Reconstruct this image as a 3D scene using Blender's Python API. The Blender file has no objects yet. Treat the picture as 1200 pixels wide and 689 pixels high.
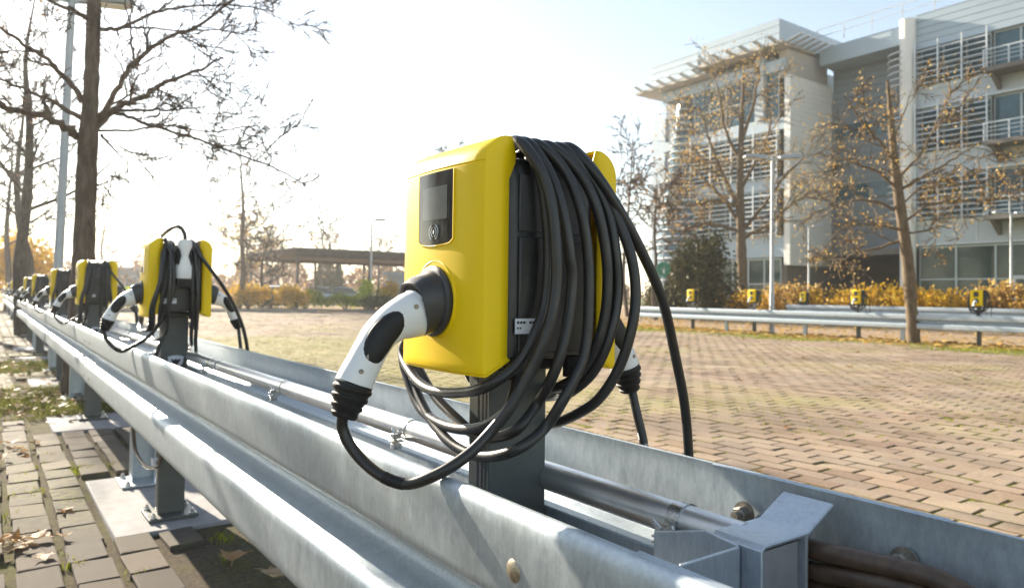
import bpy, bmesh, math, random
import numpy as np
from mathutils import Vector, Matrix
R = math.radians
scene = bpy.context.scene
COL = scene.collection
rs = np.random.RandomState(7)
rnd = random.Random(11)

# ------------------------------------------------------------------ helpers
def tag(o, label=None, cat=None, group=None, kind=None):
    if label: o['label'] = label
    if cat: o['category'] = cat
    if group: o['group'] = group
    if kind: o['kind'] = kind
    return o

def thing(name, label, cat, loc=(0, 0, 0), rz=0.0, group=None):
    o = bpy.data.objects.new(name, None)
    COL.objects.link(o)
    o.empty_display_size = 0.1
    o.location = loc
    o.rotation_euler = (0, 0, rz)
    return tag(o, label, cat, group)

def copy_tree(o, parent=None):
    c = o.copy()
    COL.objects.link(c)
    c.parent = parent
    for ch in list(o.children):
        copy_tree(ch, c)
    return c

def unit(v):
    v = np.asarray(v, float)
    return v / (np.linalg.norm(v) + 1e-12)

def spline(pts, per=8):
    """Catmull-Rom through the points"""
    P = [np.array(p, float) for p in pts]
    P = [2 * P[0] - P[1]] + P + [2 * P[-1] - P[-2]]
    out = []
    for i in range(1, len(P) - 2):
        p0, p1, p2, p3 = P[i - 1:i + 3]
        a = 0.5
        t01 = max(np.linalg.norm(p1 - p0), 1e-6) ** a
        t12 = max(np.linalg.norm(p2 - p1), 1e-6) ** a
        t23 = max(np.linalg.norm(p3 - p2), 1e-6) ** a
        m1 = (p2 - p1) + t12 * ((p1 - p0) / t01 - (p2 - p0) / (t01 + t12))
        m2 = (p2 - p1) + t12 * ((p3 - p2) / t23 - (p3 - p1) / (t12 + t23))
        for k in range(per):
            u = k / per
            out.append((2 * u**3 - 3 * u**2 + 1) * p1 + (u**3 - 2 * u**2 + u) * m1 + (-2 * u**3 + 3 * u**2) * p2 + (u**3 - u**2) * m2)
    out.append(P[-2])
    return out

def smooth_pts(pts, it=2):
    a = np.array(pts)
    for _ in range(it):
        b = a.copy()
        b[1:-1] = 0.25 * a[:-2] + 0.5 * a[1:-1] + 0.25 * a[2:]
        a = b
    return list(a)

class MB:
    def __init__(s):
        s.v = []; s.f = []; s.mi = []; s.cur = 0
    def add(s, vs, fs):
        o = len(s.v)
        s.v += [tuple(map(float, p)) for p in vs]
        for f in fs:
            s.f.append(tuple(i + o for i in f)); s.mi.append(s.cur)
    def loft(s, rings, closed=True, cap0=True, cap1=True):
        n = len(rings[0]); vs = []; fs = []
        for r in rings: vs += list(r)
        m = n if closed else n - 1
        for i in range(len(rings) - 1):
            for j in range(m):
                k = (j + 1) % n
                fs.append((i * n + j, i * n + k, (i + 1) * n + k, (i + 1) * n + j))
        if cap0 and closed: fs.append(tuple(range(n))[::-1])
        if cap1 and closed: fs.append(tuple((len(rings) - 1) * n + j for j in range(n)))
        s.add(vs, fs)
    def tube(s, pts, rad, n=8, cap=True):
        pts = [np.asarray(p, float) for p in pts]
        if not hasattr(rad, '__len__'): rad = [rad] * len(pts)
        T = [unit(pts[min(i + 1, len(pts) - 1)] - pts[max(i - 1, 0)]) for i in range(len(pts))]
        ref = np.array([0, 0, 1.0]) if abs(T[0][2]) < 0.9 else np.array([1.0, 0, 0])
        u = unit(np.cross(T[0], ref)); rings = []
        for i, p in enumerate(pts):
            u = unit(u - T[i] * np.dot(u, T[i])); w = np.cross(T[i], u)
            rings.append([p + rad[i] * (math.cos(2 * math.pi * k / n) * u + math.sin(2 * math.pi * k / n) * w) for k in range(n)])
        s.loft(rings, True, cap, cap)
    def box(s, x0, x1, y0, y1, z0, z1):
        s.add([(x0, y0, z0), (x1, y0, z0), (x1, y1, z0), (x0, y1, z0), (x0, y0, z1), (x1, y0, z1), (x1, y1, z1), (x0, y1, z1)],
              [(3, 2, 1, 0), (4, 5, 6, 7), (0, 1, 5, 4), (1, 2, 6, 5), (2, 3, 7, 6), (3, 0, 4, 7)])
    def bar(s, p, q, w, h, up=(0, 0, 1)):
        p = np.array(p, float); q = np.array(q, float)
        t = unit(q - p); a = unit(np.cross(t, up)); b = np.cross(a, t)
        r = lambda c: [c + a * w / 2 + b * h / 2, c - a * w / 2 + b * h / 2, c - a * w / 2 - b * h / 2, c + a * w / 2 - b * h / 2]
        s.loft([r(p), r(q)])
    def cyl(s, p, q, r, n=16, r2=None):
        s.tube([p, q], [r, r if r2 is None else r2], n)
    def prism(s, outline, d):
        """outline: list of 3D points in one plane, pushed along vector d"""
        d = np.array(d, float)
        a = [np.array(p, float) for p in outline]
        s.loft([a, [p + d for p in a]])
    def build(s, name, mats, parent=None, ang=35, bevel=0, smooth=True, flat_fix=True):
        me = bpy.data.meshes.new(name)
        me.from_pydata(s.v, [], s.f)
        if not isinstance(mats, (list, tuple)): mats = [mats]
        for m in mats: me.materials.append(m)
        if len(mats) > 1: me.polygons.foreach_set('material_index', s.mi)
        if flat_fix:
            bm = bmesh.new(); bm.from_mesh(me)
            bmesh.ops.recalc_face_normals(bm, faces=bm.faces)
            bm.to_mesh(me); bm.free()
        if smooth:
            me.polygons.foreach_set('use_smooth', [True] * len(me.polygons))
            me.set_sharp_from_angle(angle=R(ang))
        me.update()
        o = bpy.data.objects.new(name, me)
        COL.objects.link(o)
        o.parent = parent
        if bevel:
            b = o.modifiers.new('bevel', 'BEVEL'); b.width = bevel; b.segments = 2; b.limit_method = 'ANGLE'; b.angle_limit = R(40)
        return o

def np_obj(name, V, F, mat, parent=None, attr=None, smooth=False):
    """fast mesh from arrays; F (n,k)"""
    V = np.asarray(V, np.float32); F = np.asarray(F, np.int32)
    me = bpy.data.meshes.new(name)
    n, k = F.shape
    me.vertices.add(len(V)); me.vertices.foreach_set('co', V.ravel())
    me.loops.add(n * k); me.loops.foreach_set('vertex_index', F.ravel())
    me.polygons.add(n); me.polygons.foreach_set('loop_start', np.arange(0, n * k, k, dtype=np.int32))
    try: me.polygons.foreach_set('loop_total', np.full(n, k, np.int32))
    except Exception: pass
    me.update(calc_edges=True)
    for m in (mat if isinstance(mat, (list, tuple)) else [mat]): me.materials.append(m)
    if attr is not None:
        a = me.attributes.new('rnd', 'FLOAT', 'FACE'); a.data.foreach_set('value', np.asarray(attr, np.float32))
    me.polygons.foreach_set('use_smooth', [bool(smooth)] * n)
    me.validate()
    o = bpy.data.objects.new(name, me); COL.objects.link(o); o.parent = parent
    return o

# ------------------------------------------------------------------ materials
class NT:
    def __init__(s, name):
        s.m = bpy.data.materials.new(name); s.m.use_nodes = True
        s.t = s.m.node_tree; s.b = s.t.nodes['Principled BSDF']; s.out = s.t.nodes['Material Output']
    def n(s, typ, **kw):
        nd = s.t.nodes.new(typ)
        for k, v in kw.items():
            if k in nd.inputs: nd.inputs[k].default_value = v
            else: setattr(nd, k, v)
        return nd
    def l(s, a, b): s.t.links.new(a, b)
    def coord(s, scale=(1, 1, 1), kind='Object'):
        tc = s.n('ShaderNodeTexCoord'); mp = s.n('ShaderNodeMapping')
        mp.inputs['Scale'].default_value = scale
        s.l(tc.outputs[kind], mp.inputs['Vector']); return mp.outputs[0]
    def noise(s, co, scale, detail=4, rough=.6):
        nd = s.n('ShaderNodeTexNoise'); nd.inputs['Scale'].default_value = scale
        nd.inputs['Detail'].default_value = detail; nd.inputs['Roughness'].default_value = rough
        s.l(co, nd.inputs['Vector']); return nd.outputs['Fac']
    def ramp(s, fac, stops):
        nd = s.n('ShaderNodeValToRGB'); e = nd.color_ramp.elements
        while len(e) < len(stops): e.new(0.5)
        for el, (p, c) in zip(e, stops):
            el.position = p; el.color = (c, c, c, 1) if not hasattr(c, '__len__') else (*c, 1)
        s.l(fac, nd.inputs['Fac']); return nd.outputs['Color']
    def mix(s, fac, a, b, mode='MIX'):
        nd = s.n('ShaderNodeMix', data_type='RGBA', blend_type=mode)
        for sock, val in ((nd.inputs[0], fac), (nd.inputs[6], a), (nd.inputs[7], b)):
            if hasattr(val, 'links') or hasattr(val, 'is_linked'): s.l(val, sock)
            elif hasattr(val, '__len__'): sock.default_value = (*val, 1)
            else: sock.default_value = val
        return nd.outputs[2]
    def bump(s, h, strength=.3, dist=.002):
        nd = s.n('ShaderNodeBump'); nd.inputs['Strength'].default_value = strength; nd.inputs['Distance'].default_value = dist
        s.l(h, nd.inputs['Height']); s.l(nd.outputs[0], s.b.inputs['Normal'])
    def set(s, **kw):
        for k, v in kw.items():
            k = k.replace('_', ' ')
            if hasattr(v, 'is_linked'): s.l(v, s.b.inputs[k])
            elif hasattr(v, '__len__') and len(v) == 3: s.b.inputs[k].default_value = (*v, 1)
            else: s.b.inputs[k].default_value = v
        return s

def simple(name, col, rough=.5, metal=0.0, var=.12, scale=20, bump=.0, spec=.5, bdist=.002, dirt=None):
    a = NT(name); co = a.coord()
    f = a.noise(co, scale, 5)
    lo = [c * (1 - var) for c in col]; hi = [min(1, c * (1 + var)) for c in col]
    c = a.ramp(f, [(.3, lo), (.7, hi)])
    if dirt:
        f2 = a.noise(co, scale * .35, 6, .7)
        c = a.mix(a.ramp(f2, [(.52, 0), (.75, dirt[1])]), c, dirt[0])
    a.set(Base_Color=c, Metallic=metal)
    a.set(Roughness=a.ramp(a.noise(co, scale * 2.3, 4), [(.2, max(0, rough - .07)), (.8, min(1, rough + .07))]))
    a.b.inputs['Specular IOR Level'].default_value = spec
    if bump: a.bump(a.noise(co, scale * 4, 4), bump, bdist)
    return a.m

def galv(name, base=(.45, .515, .57), rough=.49, metal=.74, streak=True):
    a = NT(name); co = a.coord()
    st = a.coord((16, 9.0, 2.2))
    v = a.n('ShaderNodeTexVoronoi'); v.inputs['Scale'].default_value = 55; a.l(co, v.inputs['Vector'])
    n1 = a.noise(st, 4.5, 8, .68); n2 = a.noise(co, 9, 6, .65); n3 = a.noise(co, 2.2, 3)
    c = a.ramp(n1, [(.25, [x * .90 for x in base]), (.5, base), (.75, [min(1, x * 1.08) for x in base])])
    vb = a.n('ShaderNodeRGBToBW'); a.l(v.outputs['Color'], vb.inputs[0])
    c = a.mix(.05, c, vb.outputs[0], 'OVERLAY')
    c = a.mix(a.ramp(n2, [(.55, 0), (.8, .35)]), c, (.56, .59, .60))
    c = a.mix(a.ramp(a.noise(co, 5, 8, .75), [(.70, 0), (.80, .35)]), c, (.33, .30, .26))
    fs = a.noise(a.coord((30, 16, 5)), 9, 7, .75)
    c = a.mix(.55, c, a.ramp(fs, [(.3, .34), (.5, .5), (.7, .66)]), 'OVERLAY')
    sp = a.noise(co, 240, 3, .8)
    c = a.mix(a.ramp(sp, [(.60, 0), (.72, .30)]), c, (.20, .20, .20))
    a.set(Base_Color=c, Metallic=a.ramp(n3, [(.3, metal - .1), (.7, metal)]))
    a.set(Roughness=a.ramp(n1, [(.2, rough - .1), (.8, rough + .12)]))
    a.bump(fs, .22, .0012)
    return a.m

M = {}
def yellow_mat():
    a = NT('yellow_plastic'); co = a.coord()
    f = a.noise(co, 6, 5)
    c = a.ramp(f, [(.3, (.88, .60, .0)), (.7, (.92, .635, .0))])
    c = a.mix(a.ramp(a.noise(co, 170, 3), [(.68, 0), (.8, .12)]), c, (.5, .42, .2))
    a.set(Base_Color=c, Roughness=a.ramp(a.noise(co, 25, 4), [(.3, .40), (.7, .48)]))
    a.b.inputs['Specular IOR Level'].default_value = .32
    a.bump(a.noise(co, 900, 2), .05, .0004)
    return a.m
M['yellow'] = yellow_mat()
M['dark'] = simple('dark_plastic', (.022, .022, .024), .38, 0, .2, 30, .05, .5, .0005, dirt=((.10, .09, .08), .25))
M['collar'] = simple('grey_plastic', (.045, .045, .05), .42, 0, .1, 40, .05, .5, .0004)
M['white'] = simple('white_plastic', (.78, .79, .80), .34, 0, .03, 18, .03, .5, .0004, dirt=((.5, .48, .44), .25))
M['rubber'] = simple('black_rubber', (.014, .014, .015), .55, 0, .2, 40, .1, .4, .0005)
def cable_mat():
    a = NT('cable_sheath'); co = a.coord()
    c = a.ramp(a.noise(co, 9, 5, .7), [(.3, (.016, .016, .018)), (.72, (.034, .032, .031))])
    c = a.mix(a.ramp(a.noise(co, 60, 5, .75), [(.6, 0), (.78, .35)]), c, (.09, .08, .07))
    a.set(Base_Color=c, Roughness=a.ramp(a.noise(co, 35, 5), [(.25, .30), (.75, .46)]))
    a.bump(a.noise(co, 320, 3), .12, .0005)
    return a.m
M['cable'] = cable_mat()
M['gloss'] = simple('screen_glass', (.012, .012, .013), .07, 0, .05, 8)
M['display'] = simple('display_glass', (.09, .10, .10), .12, 0, .15, 14)
M['ink'] = simple('light_print', (.62, .64, .66), .5, 0, .02, 10)
M['sticker'] = simple('white_sticker', (.66, .68, .72), .5, 0, .05, 60)
M['print'] = simple('black_print', (.02, .02, .02), .6, 0, .02, 10)
M['post'] = simple('coated_steel', (.075, .085, .083), .42, .1, .12, 12, .05, .5, .0006, dirt=((.17, .16, .14), .3))
M['galv'] = galv('galvanised_steel')
M['galv2'] = galv('galvanised_plate', (.48, .53, .58), .34, .7)
M['pipe'] = simple('steel_pipe', (.70, .70, .70), .34, .85, .06, 12, .04)
M['zinc'] = simple('zinc_hardware', (.60, .60, .58), .26, .95, .2, 60, .1)
M['bolt'] = simple('weathered_bolt', (.30, .27, .23), .45, .7, .3, 150, .25)
M['brass'] = simple('bolt_head', (.42, .36, .27), .40, .75, .3, 130, .2)
M['bundle'] = simple('brown_cable', (.085, .052, .032), .40, 0, .35, 60, .2, .5, .001, dirt=((.14, .09, .05), .5))
M['concrete'] = simple('pad_concrete', (.27, .265, .275), .85, 0, .18, 14, .5, .3, .002, dirt=((.24, .23, .21), .6))
M['bark'] = None
def bark(name, c1, c2, sc=1.0):
    a = NT(name); co = a.coord((9 * sc, 9 * sc, 2.2 * sc))
    f = a.noise(co, 2.2, 8, .7)
    c = a.ramp(f, [(.3, c1), (.68, c2)])
    c = a.mix(a.ramp(a.noise(a.coord(), 3.1, 5, .7), [(.55, 0), (.7, .45)]), c, (.12, .125, .075))
    a.set(Base_Color=c, Roughness=.9); a.b.inputs['Specular IOR Level'].default_value = .2
    a.bump(f, .8, .012)
    return a.m
M['bark'] = bark('bark_brown', (.05, .036, .028), (.17, .125, .095))
M['bark2'] = bark('bark_tan', (.075, .055, .035), (.22, .165, .11))
M['bark_dark'] = bark('bark_dark', (.03, .024, .018), (.09, .068, .05))
def leafmat(name, cols, trans=.35):
    a = NT(name)
    at = a.n('ShaderNodeAttribute', attribute_name='rnd')
    st = [(i / max(1, len(cols) - 1), c) for i, c in enumerate(cols)]
    c = a.ramp(at.outputs['Fac'], st)
    a.set(Base_Color=c, Roughness=.6); a.b.inputs['Specular IOR Level'].default_value = .25
    tr = a.n('ShaderNodeBsdfTranslucent'); a.l(c, tr.inputs['Color'])
    mx = a.n('ShaderNodeMixShader'); mx.inputs[0].default_value = trans
    a.l(a.b.outputs[0], mx.inputs[1]); a.l(tr.outputs[0], mx.inputs[2]); a.l(mx.outputs[0], a.out.inputs['Surface'])
    return a.m
M['leaf_orange'] = leafmat('autumn_leaf', [(.40, .22, .06), (.52, .32, .08), (.45, .33, .13), (.62, .45, .13)])
M['leaf_gold'] = leafmat('golden_leaf', [(.40, .26, .02), (.62, .40, .02), (.62, .34, .03), (.42, .32, .03)])
M['leaf_lime'] = leafmat('lime_leaf', [(.24, .34, .03), (.42, .50, .04), (.58, .58, .05)])
M['leaf_green'] = leafmat('green_leaf', [(.035, .06, .018), (.07, .09, .025), (.11, .11, .03)], .2)
M['leaf_olive'] = leafmat('olive_needle', [(.035, .04, .012), (.075, .07, .02), (.12, .10, .03)], .2)
M['leaf_rust'] = leafmat('rusty_leaf', [(.12, .07, .04), (.22, .12, .06), (.28, .17, .09), (.17, .13, .09)])
M['grass'] = leafmat('grass_blade', [(.06, .085, .015), (.11, .135, .022), (.19, .19, .05), (.22, .18, .08)], .4)
M['moss'] = leafmat('moss_blade', [(.12, .16, .01), (.24, .27, .02), (.34, .33, .03)], .35)
def dryleaf(name, cols):
    a = NT(name); co = a.coord(); oi = a.n('ShaderNodeObjectInfo')
    c = a.ramp(oi.outputs['Random'], [(i / (len(cols) - 1), c) for i, c in enumerate(cols)])
    c = a.mix(a.ramp(a.noise(co, 45, 6, .7), [(.4, 0), (.75, .6)]), c, (.10, .055, .025))
    a.set(Base_Color=c, Roughness=.65)
    tr = a.n('ShaderNodeBsdfTranslucent'); a.l(c, tr.inputs['Color'])
    mx = a.n('ShaderNodeMixShader'); mx.inputs[0].default_value = .3
    a.l(a.b.outputs[0], mx.inputs[1]); a.l(tr.outputs[0], mx.inputs[2]); a.l(mx.outputs[0], a.out.inputs['Surface'])
    a.bump(a.noise(co, 60, 5), .4, .002)
    return a.m
M['dryleaf'] = dryleaf('dry_leaf', [(.38, .20, .07), (.46, .27, .11), (.34, .22, .12), (.50, .36, .20)])

def brick_mat(name, cols, moss=1.0, dust=(.40, .34, .26), dark=(.15, .115, .09), mossall=False, scale_m=.35):
    a = NT(name); co = a.coord()
    at = a.n('ShaderNodeAttribute', attribute_name='rnd')
    c = a.ramp(at.outputs['Fac'], [(i / (len(cols) - 1), k) for i, k in enumerate(cols)])
    f = a.noise(co, 38, 8, .75)
    c = a.mix(.55, c, a.ramp(f, [(.25, .25), (.75, .8)]), 'OVERLAY')
    d = a.noise(co, 1.1, 5, .6)
    c = a.mix(a.ramp(d, [(.42, 0), (.66, .5)]), c, dust)       # dusty, sandy areas
    c = a.mix(a.ramp(a.noise(co, .42, 6, .65), [(.45, 0), (.62, .55)]), c, dark)      # broad darker areas, spread at random
    m = a.noise(co, scale_m, 6, .62)
    # a mossy corner of the yard
    vs = a.n('ShaderNodeVectorMath', operation='DISTANCE'); mp = a.n('ShaderNodeMapping'); mp.inputs['Scale'].default_value = (.30, .16, 0)
    a.l(co, mp.inputs['Vector']); a.l(mp.outputs[0], vs.inputs[0]); vs.inputs[1].default_value = (.30 * 3.6, .16 * 11.0, 0)
    inv = a.n('ShaderNodeMapRange'); a.l(vs.outputs['Value'], inv.inputs['Value']); inv.inputs['From Min'].default_value = .35; inv.inputs['From Max'].default_value = 1.15; inv.inputs['To Min'].default_value = .60; inv.inputs['To Max'].default_value = 0
    ad = a.n('ShaderNodeMath', operation='ADD'); a.l(m, ad.inputs[0]); a.l(inv.outputs[0], ad.inputs[1])
    mossmask = a.ramp(ad.outputs[0], [(.50, 0), (.68, 1)]); m2 = a.noise(co, 24, 6, .7)
    mm = a.n('ShaderNodeMath', operation='MULTIPLY')
    a.l(mossmask, mm.inputs[0]); a.l(a.ramp(m2, [(.42, 0), (.60, moss * .85)]), mm.inputs[1])
    c = a.mix(mm.outputs[0], c, (.25, .255, .05))
    a.set(Base_Color=c, Roughness=a.ramp(f, [(.2, .8), (.8, .95)])); a.b.inputs['Specular IOR Level'].default_value = .18
    a.bump(a.noise(co, 130, 6, .7), .35, .003)
    return a.m
M['brick'] = brick_mat('clinker_brick', [(.21, .15, .11), (.27, .195, .14), (.33, .245, .175), (.24, .185, .145), (.29, .21, .15)])
M['paver'] = brick_mat('kerb_paver', [(.05, .042, .036), (.085, .068, .055), (.12, .094, .074), (.075, .066, .06)], .7, (.125, .10, .08), (.05, .042, .036))

def soil_mat(name, a1, a2, moss, mossamt, sc=.6, far=None):
    a = NT(name); co = a.coord()
    f = a.noise(co, 55, 8, .8)
    c = a.ramp(f, [(.3, a1), (.7, a2)])
    g = a.noise(co, sc, 6, .65); g2 = a.noise(co, 16, 6, .7)
    mm = a.n('ShaderNodeMath', operation='MULTIPLY')
    a.l(a.ramp(g, [(.40, 0), (.60, 1)]), mm.inputs[0]); a.l(a.ramp(g2, [(.35, 0), (.55, mossamt)]), mm.inputs[1])
    c = a.mix(mm.outputs[0], c, moss)
    a.set(Base_Color=c, Roughness=.95); a.b.inputs['Specular IOR Level'].default_value = .085
    a.bump(f, .9, .012)
    return a.m
M['soil'] = soil_mat('joint_soil', (.025, .019, .014), (.10, .075, .055), (.27, .28, .03), .97, .9)
M['gravel'] = soil_mat('joint_gravel', (.03, .025, .02), (.17, .135, .10), (.15, .17, .03), .45, 2.4)
M['turf'] = soil_mat('turf_ground', (.09, .085, .03), (.20, .17, .07), (.10, .14, .02), .8, .15)
M['lane'] = soil_mat('lane_paving', (.26, .19, .14), (.38, .29, .22), (.30, .22, .07), .5, .2)

# ------------------------------------------------------------------ camera, world, sun
F_PX, YAW, PITCH, ROLL, CY = 849.32, R(35.812), R(1.3325), R(.6928), 325.68
def cam_axes():
    fwd = np.array([math.sin(YAW) * math.cos(PITCH), math.cos(YAW) * math.cos(PITCH), math.sin(PITCH)])
    right = np.array([math.cos(YAW), -math.sin(YAW), 0]); up = np.cross(right, fwd)
    c, s = math.cos(ROLL), math.sin(ROLL)
    return c * right + s * up, -s * right + c * up, fwd
a_, b_, c_ = cam_axes()
cam = bpy.data.cameras.new('camera'); camo = bpy.data.objects.new('camera', cam); COL.objects.link(camo)
camo.matrix_world = Matrix(((a_[0], b_[0], -c_[0], 0), (a_[1], b_[1], -c_[1], 0), (a_[2], b_[2], -c_[2], 1.0), (0, 0, 0, 1)))
cam.sensor_fit = 'HORIZONTAL'; cam.sensor_width = 36; cam.lens = 36 * F_PX / 1200
cam.shift_y = -(344.5 - CY) / 1200
cam.clip_start = .05; cam.clip_end = 6000
cam.dof.use_dof = True; cam.dof.focus_distance = 1.1; cam.dof.aperture_fstop = 7.5
scene.camera = camo

SUN_AZ, SUN_EL = R(-7.0), R(21.0)
sd = Vector((math.sin(SUN_AZ) * math.cos(SUN_EL), math.cos(SUN_AZ) * math.cos(SUN_EL), math.sin(SUN_EL)))
sun = bpy.data.lights.new('sun', 'SUN'); sun.energy = 4.8; sun.angle = R(.53); sun.color = (1, .88, .70)
so = bpy.data.objects.new('sun', sun); COL.objects.link(so); so.rotation_euler = (-sd).to_track_quat('-Z', 'Y').to_euler(); so.location = (0, 40, 40)
w = bpy.data.worlds.new('World'); scene.world = w; w.use_nodes = True
nt = w.node_tree; bg = nt.nodes['Background']
sky = nt.nodes.new('ShaderNodeTexSky'); sky.sky_type = 'NISHITA'; sky.sun_disc = False
sky.sun_elevation = SUN_EL; sky.sun_rotation = SUN_AZ; sky.air_density = 1.2; sky.dust_density = .28; sky.ozone_density = 1.0; sky.altitude = 0
hs = nt.nodes.new('ShaderNodeHueSaturation'); hs.inputs['Saturation'].default_value = .72
nt.links.new(sky.outputs[0], hs.inputs['Color']); nt.links.new(hs.outputs[0], bg.inputs['Color']); bg.inputs['Strength'].default_value = .066
scene.view_settings.view_transform = 'Standard'; scene.view_settings.look = 'None'
scene.view_settings.exposure = 1.88; scene.view_settings.gamma = 1.0
scene.view_settings.use_curve_mapping = False

# measured cable runs (local to a station) and limbs (local to each tree)
CAB = {
  'L1': [(-0.065, -0.05, 1.216), (-0.0578, -0.108, 1.2221), (-0.0409, -0.132, 1.1744), (-0.0323, -0.138, 1.1187), (-0.0281, -0.14, 1.0444), (-0.0351, -0.14, 0.9827), (-0.0486, -0.14, 0.951), (-0.0724, -0.13, 0.9038), (-0.11, -0.1128, 0.8729), (-0.11, -0.036, 0.8532), (-0.105, 0.0712, 0.8459), (-0.09, 0.1616, 0.8642), (-0.075, 0.2238, 0.8977), (-0.065, 0.2, 0.94), (-0.055, 0.185, 1.06), (-0.055, 0.158, 1.14), (-0.055, 0.125, 1.195), (-0.055, 0.06, 1.214), (-0.055, -0.05, 1.216)] ,
  'A': [(-0.065, 0.122, 1.195), (-0.065, 0.05, 1.216), (-0.065, -0.06, 1.2165), (-0.0691, -0.115, 1.2232), (-0.0637, -0.145, 1.197), (-0.0519, -0.16, 1.1612), (-0.0454, -0.17, 1.115), (-0.0425, -0.175, 1.055), (-0.042, -0.175, 1.0144), (-0.049, -0.175, 0.9715), (-0.0596, -0.17, 0.9313), (-0.0709, -0.16, 0.8991), (-0.085, -0.1518, 0.8684), (-0.1, -0.1449, 0.8417), (-0.12, -0.1311, 0.811), (-0.145, -0.125, 0.7871), (-0.175, -0.117, 0.7674), (-0.198, -0.0978, 0.7516), (-0.215, -0.0667, 0.7393), (-0.237, -0.0431, 0.7466), (-0.255, -0.0121, 0.7651), (-0.27, 0.0043, 0.7901), (-0.277, 0.0097, 0.8115), (-0.278, 0.0037, 0.8315)] ,
  'B': [(-0.045, -0.05, 1.216), (-0.0514, -0.112, 1.2248), (-0.0324, -0.145, 1.1774), (-0.021, -0.165, 1.1124), (-0.0133, -0.17, 1.0563), (-0.0081, -0.17, 1.0248), (-0.0153, -0.17, 0.9675), (-0.0303, -0.17, 0.9136), (-0.0387, -0.16, 0.8795), (-0.0378, -0.13, 0.8431), (-0.073, -0.1307, 0.811), (-0.077, -0.0815, 0.7913), (-0.079, -0.0295, 0.7868), (-0.079, 0.0229, 0.8025), (-0.075, 0.0923, 0.8245), (-0.07, 0.1489, 0.8525), (-0.055, 0.209, 0.8903), (-0.045, 0.2, 0.96), (-0.035, 0.185, 1.08), (-0.035, 0.158, 1.14), (-0.035, 0.125, 1.195), (-0.035, 0.06, 1.214), (-0.035, -0.05, 1.216)] ,
  'C': [(-0.02, -0.05, 1.216), (-0.034, -0.114, 1.2243), (-0.0036, -0.145, 1.183), (0.0112, -0.165, 1.1222), (0.0208, -0.17, 1.0577), (0.0206, -0.173, 0.9957), (0.0131, -0.175, 0.9245), (-0.0042, -0.175, 0.8874), (-0.0247, -0.17, 0.8508), (-0.0406, -0.15, 0.8109), (-0.087, -0.1502, 0.7873), (-0.093, -0.0746, 0.7633), (-0.095, -0.0166, 0.763), (-0.093, 0.0354, 0.7723), (-0.085, 0.1054, 0.7967), (-0.075, 0.1635, 0.8276), (-0.065, 0.2122, 0.8674), (-0.025, 0.2, 0.94), (-0.015, 0.185, 1.06), (-0.015, 0.158, 1.14), (-0.015, 0.125, 1.195), (-0.015, 0.06, 1.214), (-0.015, -0.05, 1.216)] ,
  'G': [(-0.055, -0.1026, 0.882), (-0.065, -0.1124, 0.8675), (-0.08, -0.117, 0.8387), (-0.087, -0.0824, 0.8123), (-0.09, -0.0225, 0.7945), (-0.088, 0.0633, 0.7905), (-0.082, 0.1438, 0.807), (-0.075, 0.1991, 0.8478), (-0.07, 0.2299, 0.8894), (-0.055, 0.2, 0.94), (-0.045, 0.185, 1.06), (-0.045, 0.158, 1.14), (-0.045, 0.125, 1.195), (-0.045, 0.06, 1.214), (-0.045, -0.05, 1.216)] ,
  'D1': [(0.005, -0.05, 1.216), (-0.013, -0.114, 1.2245), (0.0212, -0.145, 1.1857), (0.0404, -0.162, 1.1386), (0.0525, -0.17, 1.0831), (0.0582, -0.172, 1.0339), (0.0557, -0.17, 0.9706), (0.045, -0.16, 0.9199), (0.0383, -0.13, 0.8795), (0.0349, -0.09, 0.8587), (0.072, 0.0, 0.845), (0.055, 0.07, 0.84), (0.04, 0.14, 0.87), (0.0, 0.2, 0.96), (0.01, 0.185, 1.08), (0.01, 0.158, 1.14), (0.01, 0.125, 1.195), (0.01, 0.06, 1.214), (0.01, -0.05, 1.216)] ,
  'D2': [(0.025, -0.05, 1.216), (0.0118, -0.114, 1.2252), (0.052, -0.145, 1.1723), (0.0683, -0.16, 1.127), (0.0753, -0.17, 1.0702), (0.0795, -0.172, 1.0025), (0.063, -0.17, 0.9339), (0.0511, -0.15, 0.8859), (0.0473, -0.11, 0.8548), (0.082, -0.03, 0.835), (0.075, 0.06, 0.825), (0.05, 0.15, 0.86), (0.02, 0.2, 0.94), (0.03, 0.185, 1.06), (0.03, 0.158, 1.14), (0.03, 0.125, 1.195), (0.03, 0.06, 1.214), (0.03, -0.05, 1.216)] ,
  'E': [(0.045, -0.05, 1.216), (0.0287, -0.114, 1.2274), (0.0606, -0.145, 1.1823), (0.0837, -0.17, 1.1093), (0.0944, -0.185, 1.0577), (0.0989, -0.19, 1.0028), (0.0906, -0.19, 0.9507), (0.0779, -0.175, 0.8893), (0.0637, -0.15, 0.8455), (0.0582, -0.11, 0.8186), (0.0592, -0.04, 0.7909), (0.08, 0.03, 0.79), (0.06, 0.11, 0.8), (0.035, 0.18, 0.86), (0.03, 0.2, 0.94), (0.04, 0.185, 1.06), (0.04, 0.158, 1.14), (0.04, 0.125, 1.195), (0.04, 0.06, 1.214), (0.04, -0.05, 1.216)] ,
  'F': [(0.06, 0.122, 1.195), (0.06, 0.05, 1.216), (0.06, -0.06, 1.2165), (0.0322, -0.12, 1.2203), (0.05, -0.1509, 1.1843), (0.08, -0.168, 1.135), (0.125, -0.1726, 1.0737), (0.18, -0.1683, 0.9954), (0.235, -0.1488, 0.8985), (0.265, -0.1416, 0.8225), (0.285, -0.1343, 0.7363), (0.292, -0.13, 0.66), (0.288, -0.09, 0.6), (0.283, -0.05, 0.61), (0.283, -0.0336, 0.7304), (0.28, -0.0189, 0.7824), (0.278, -0.0052, 0.8307)] ,
}
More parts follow.
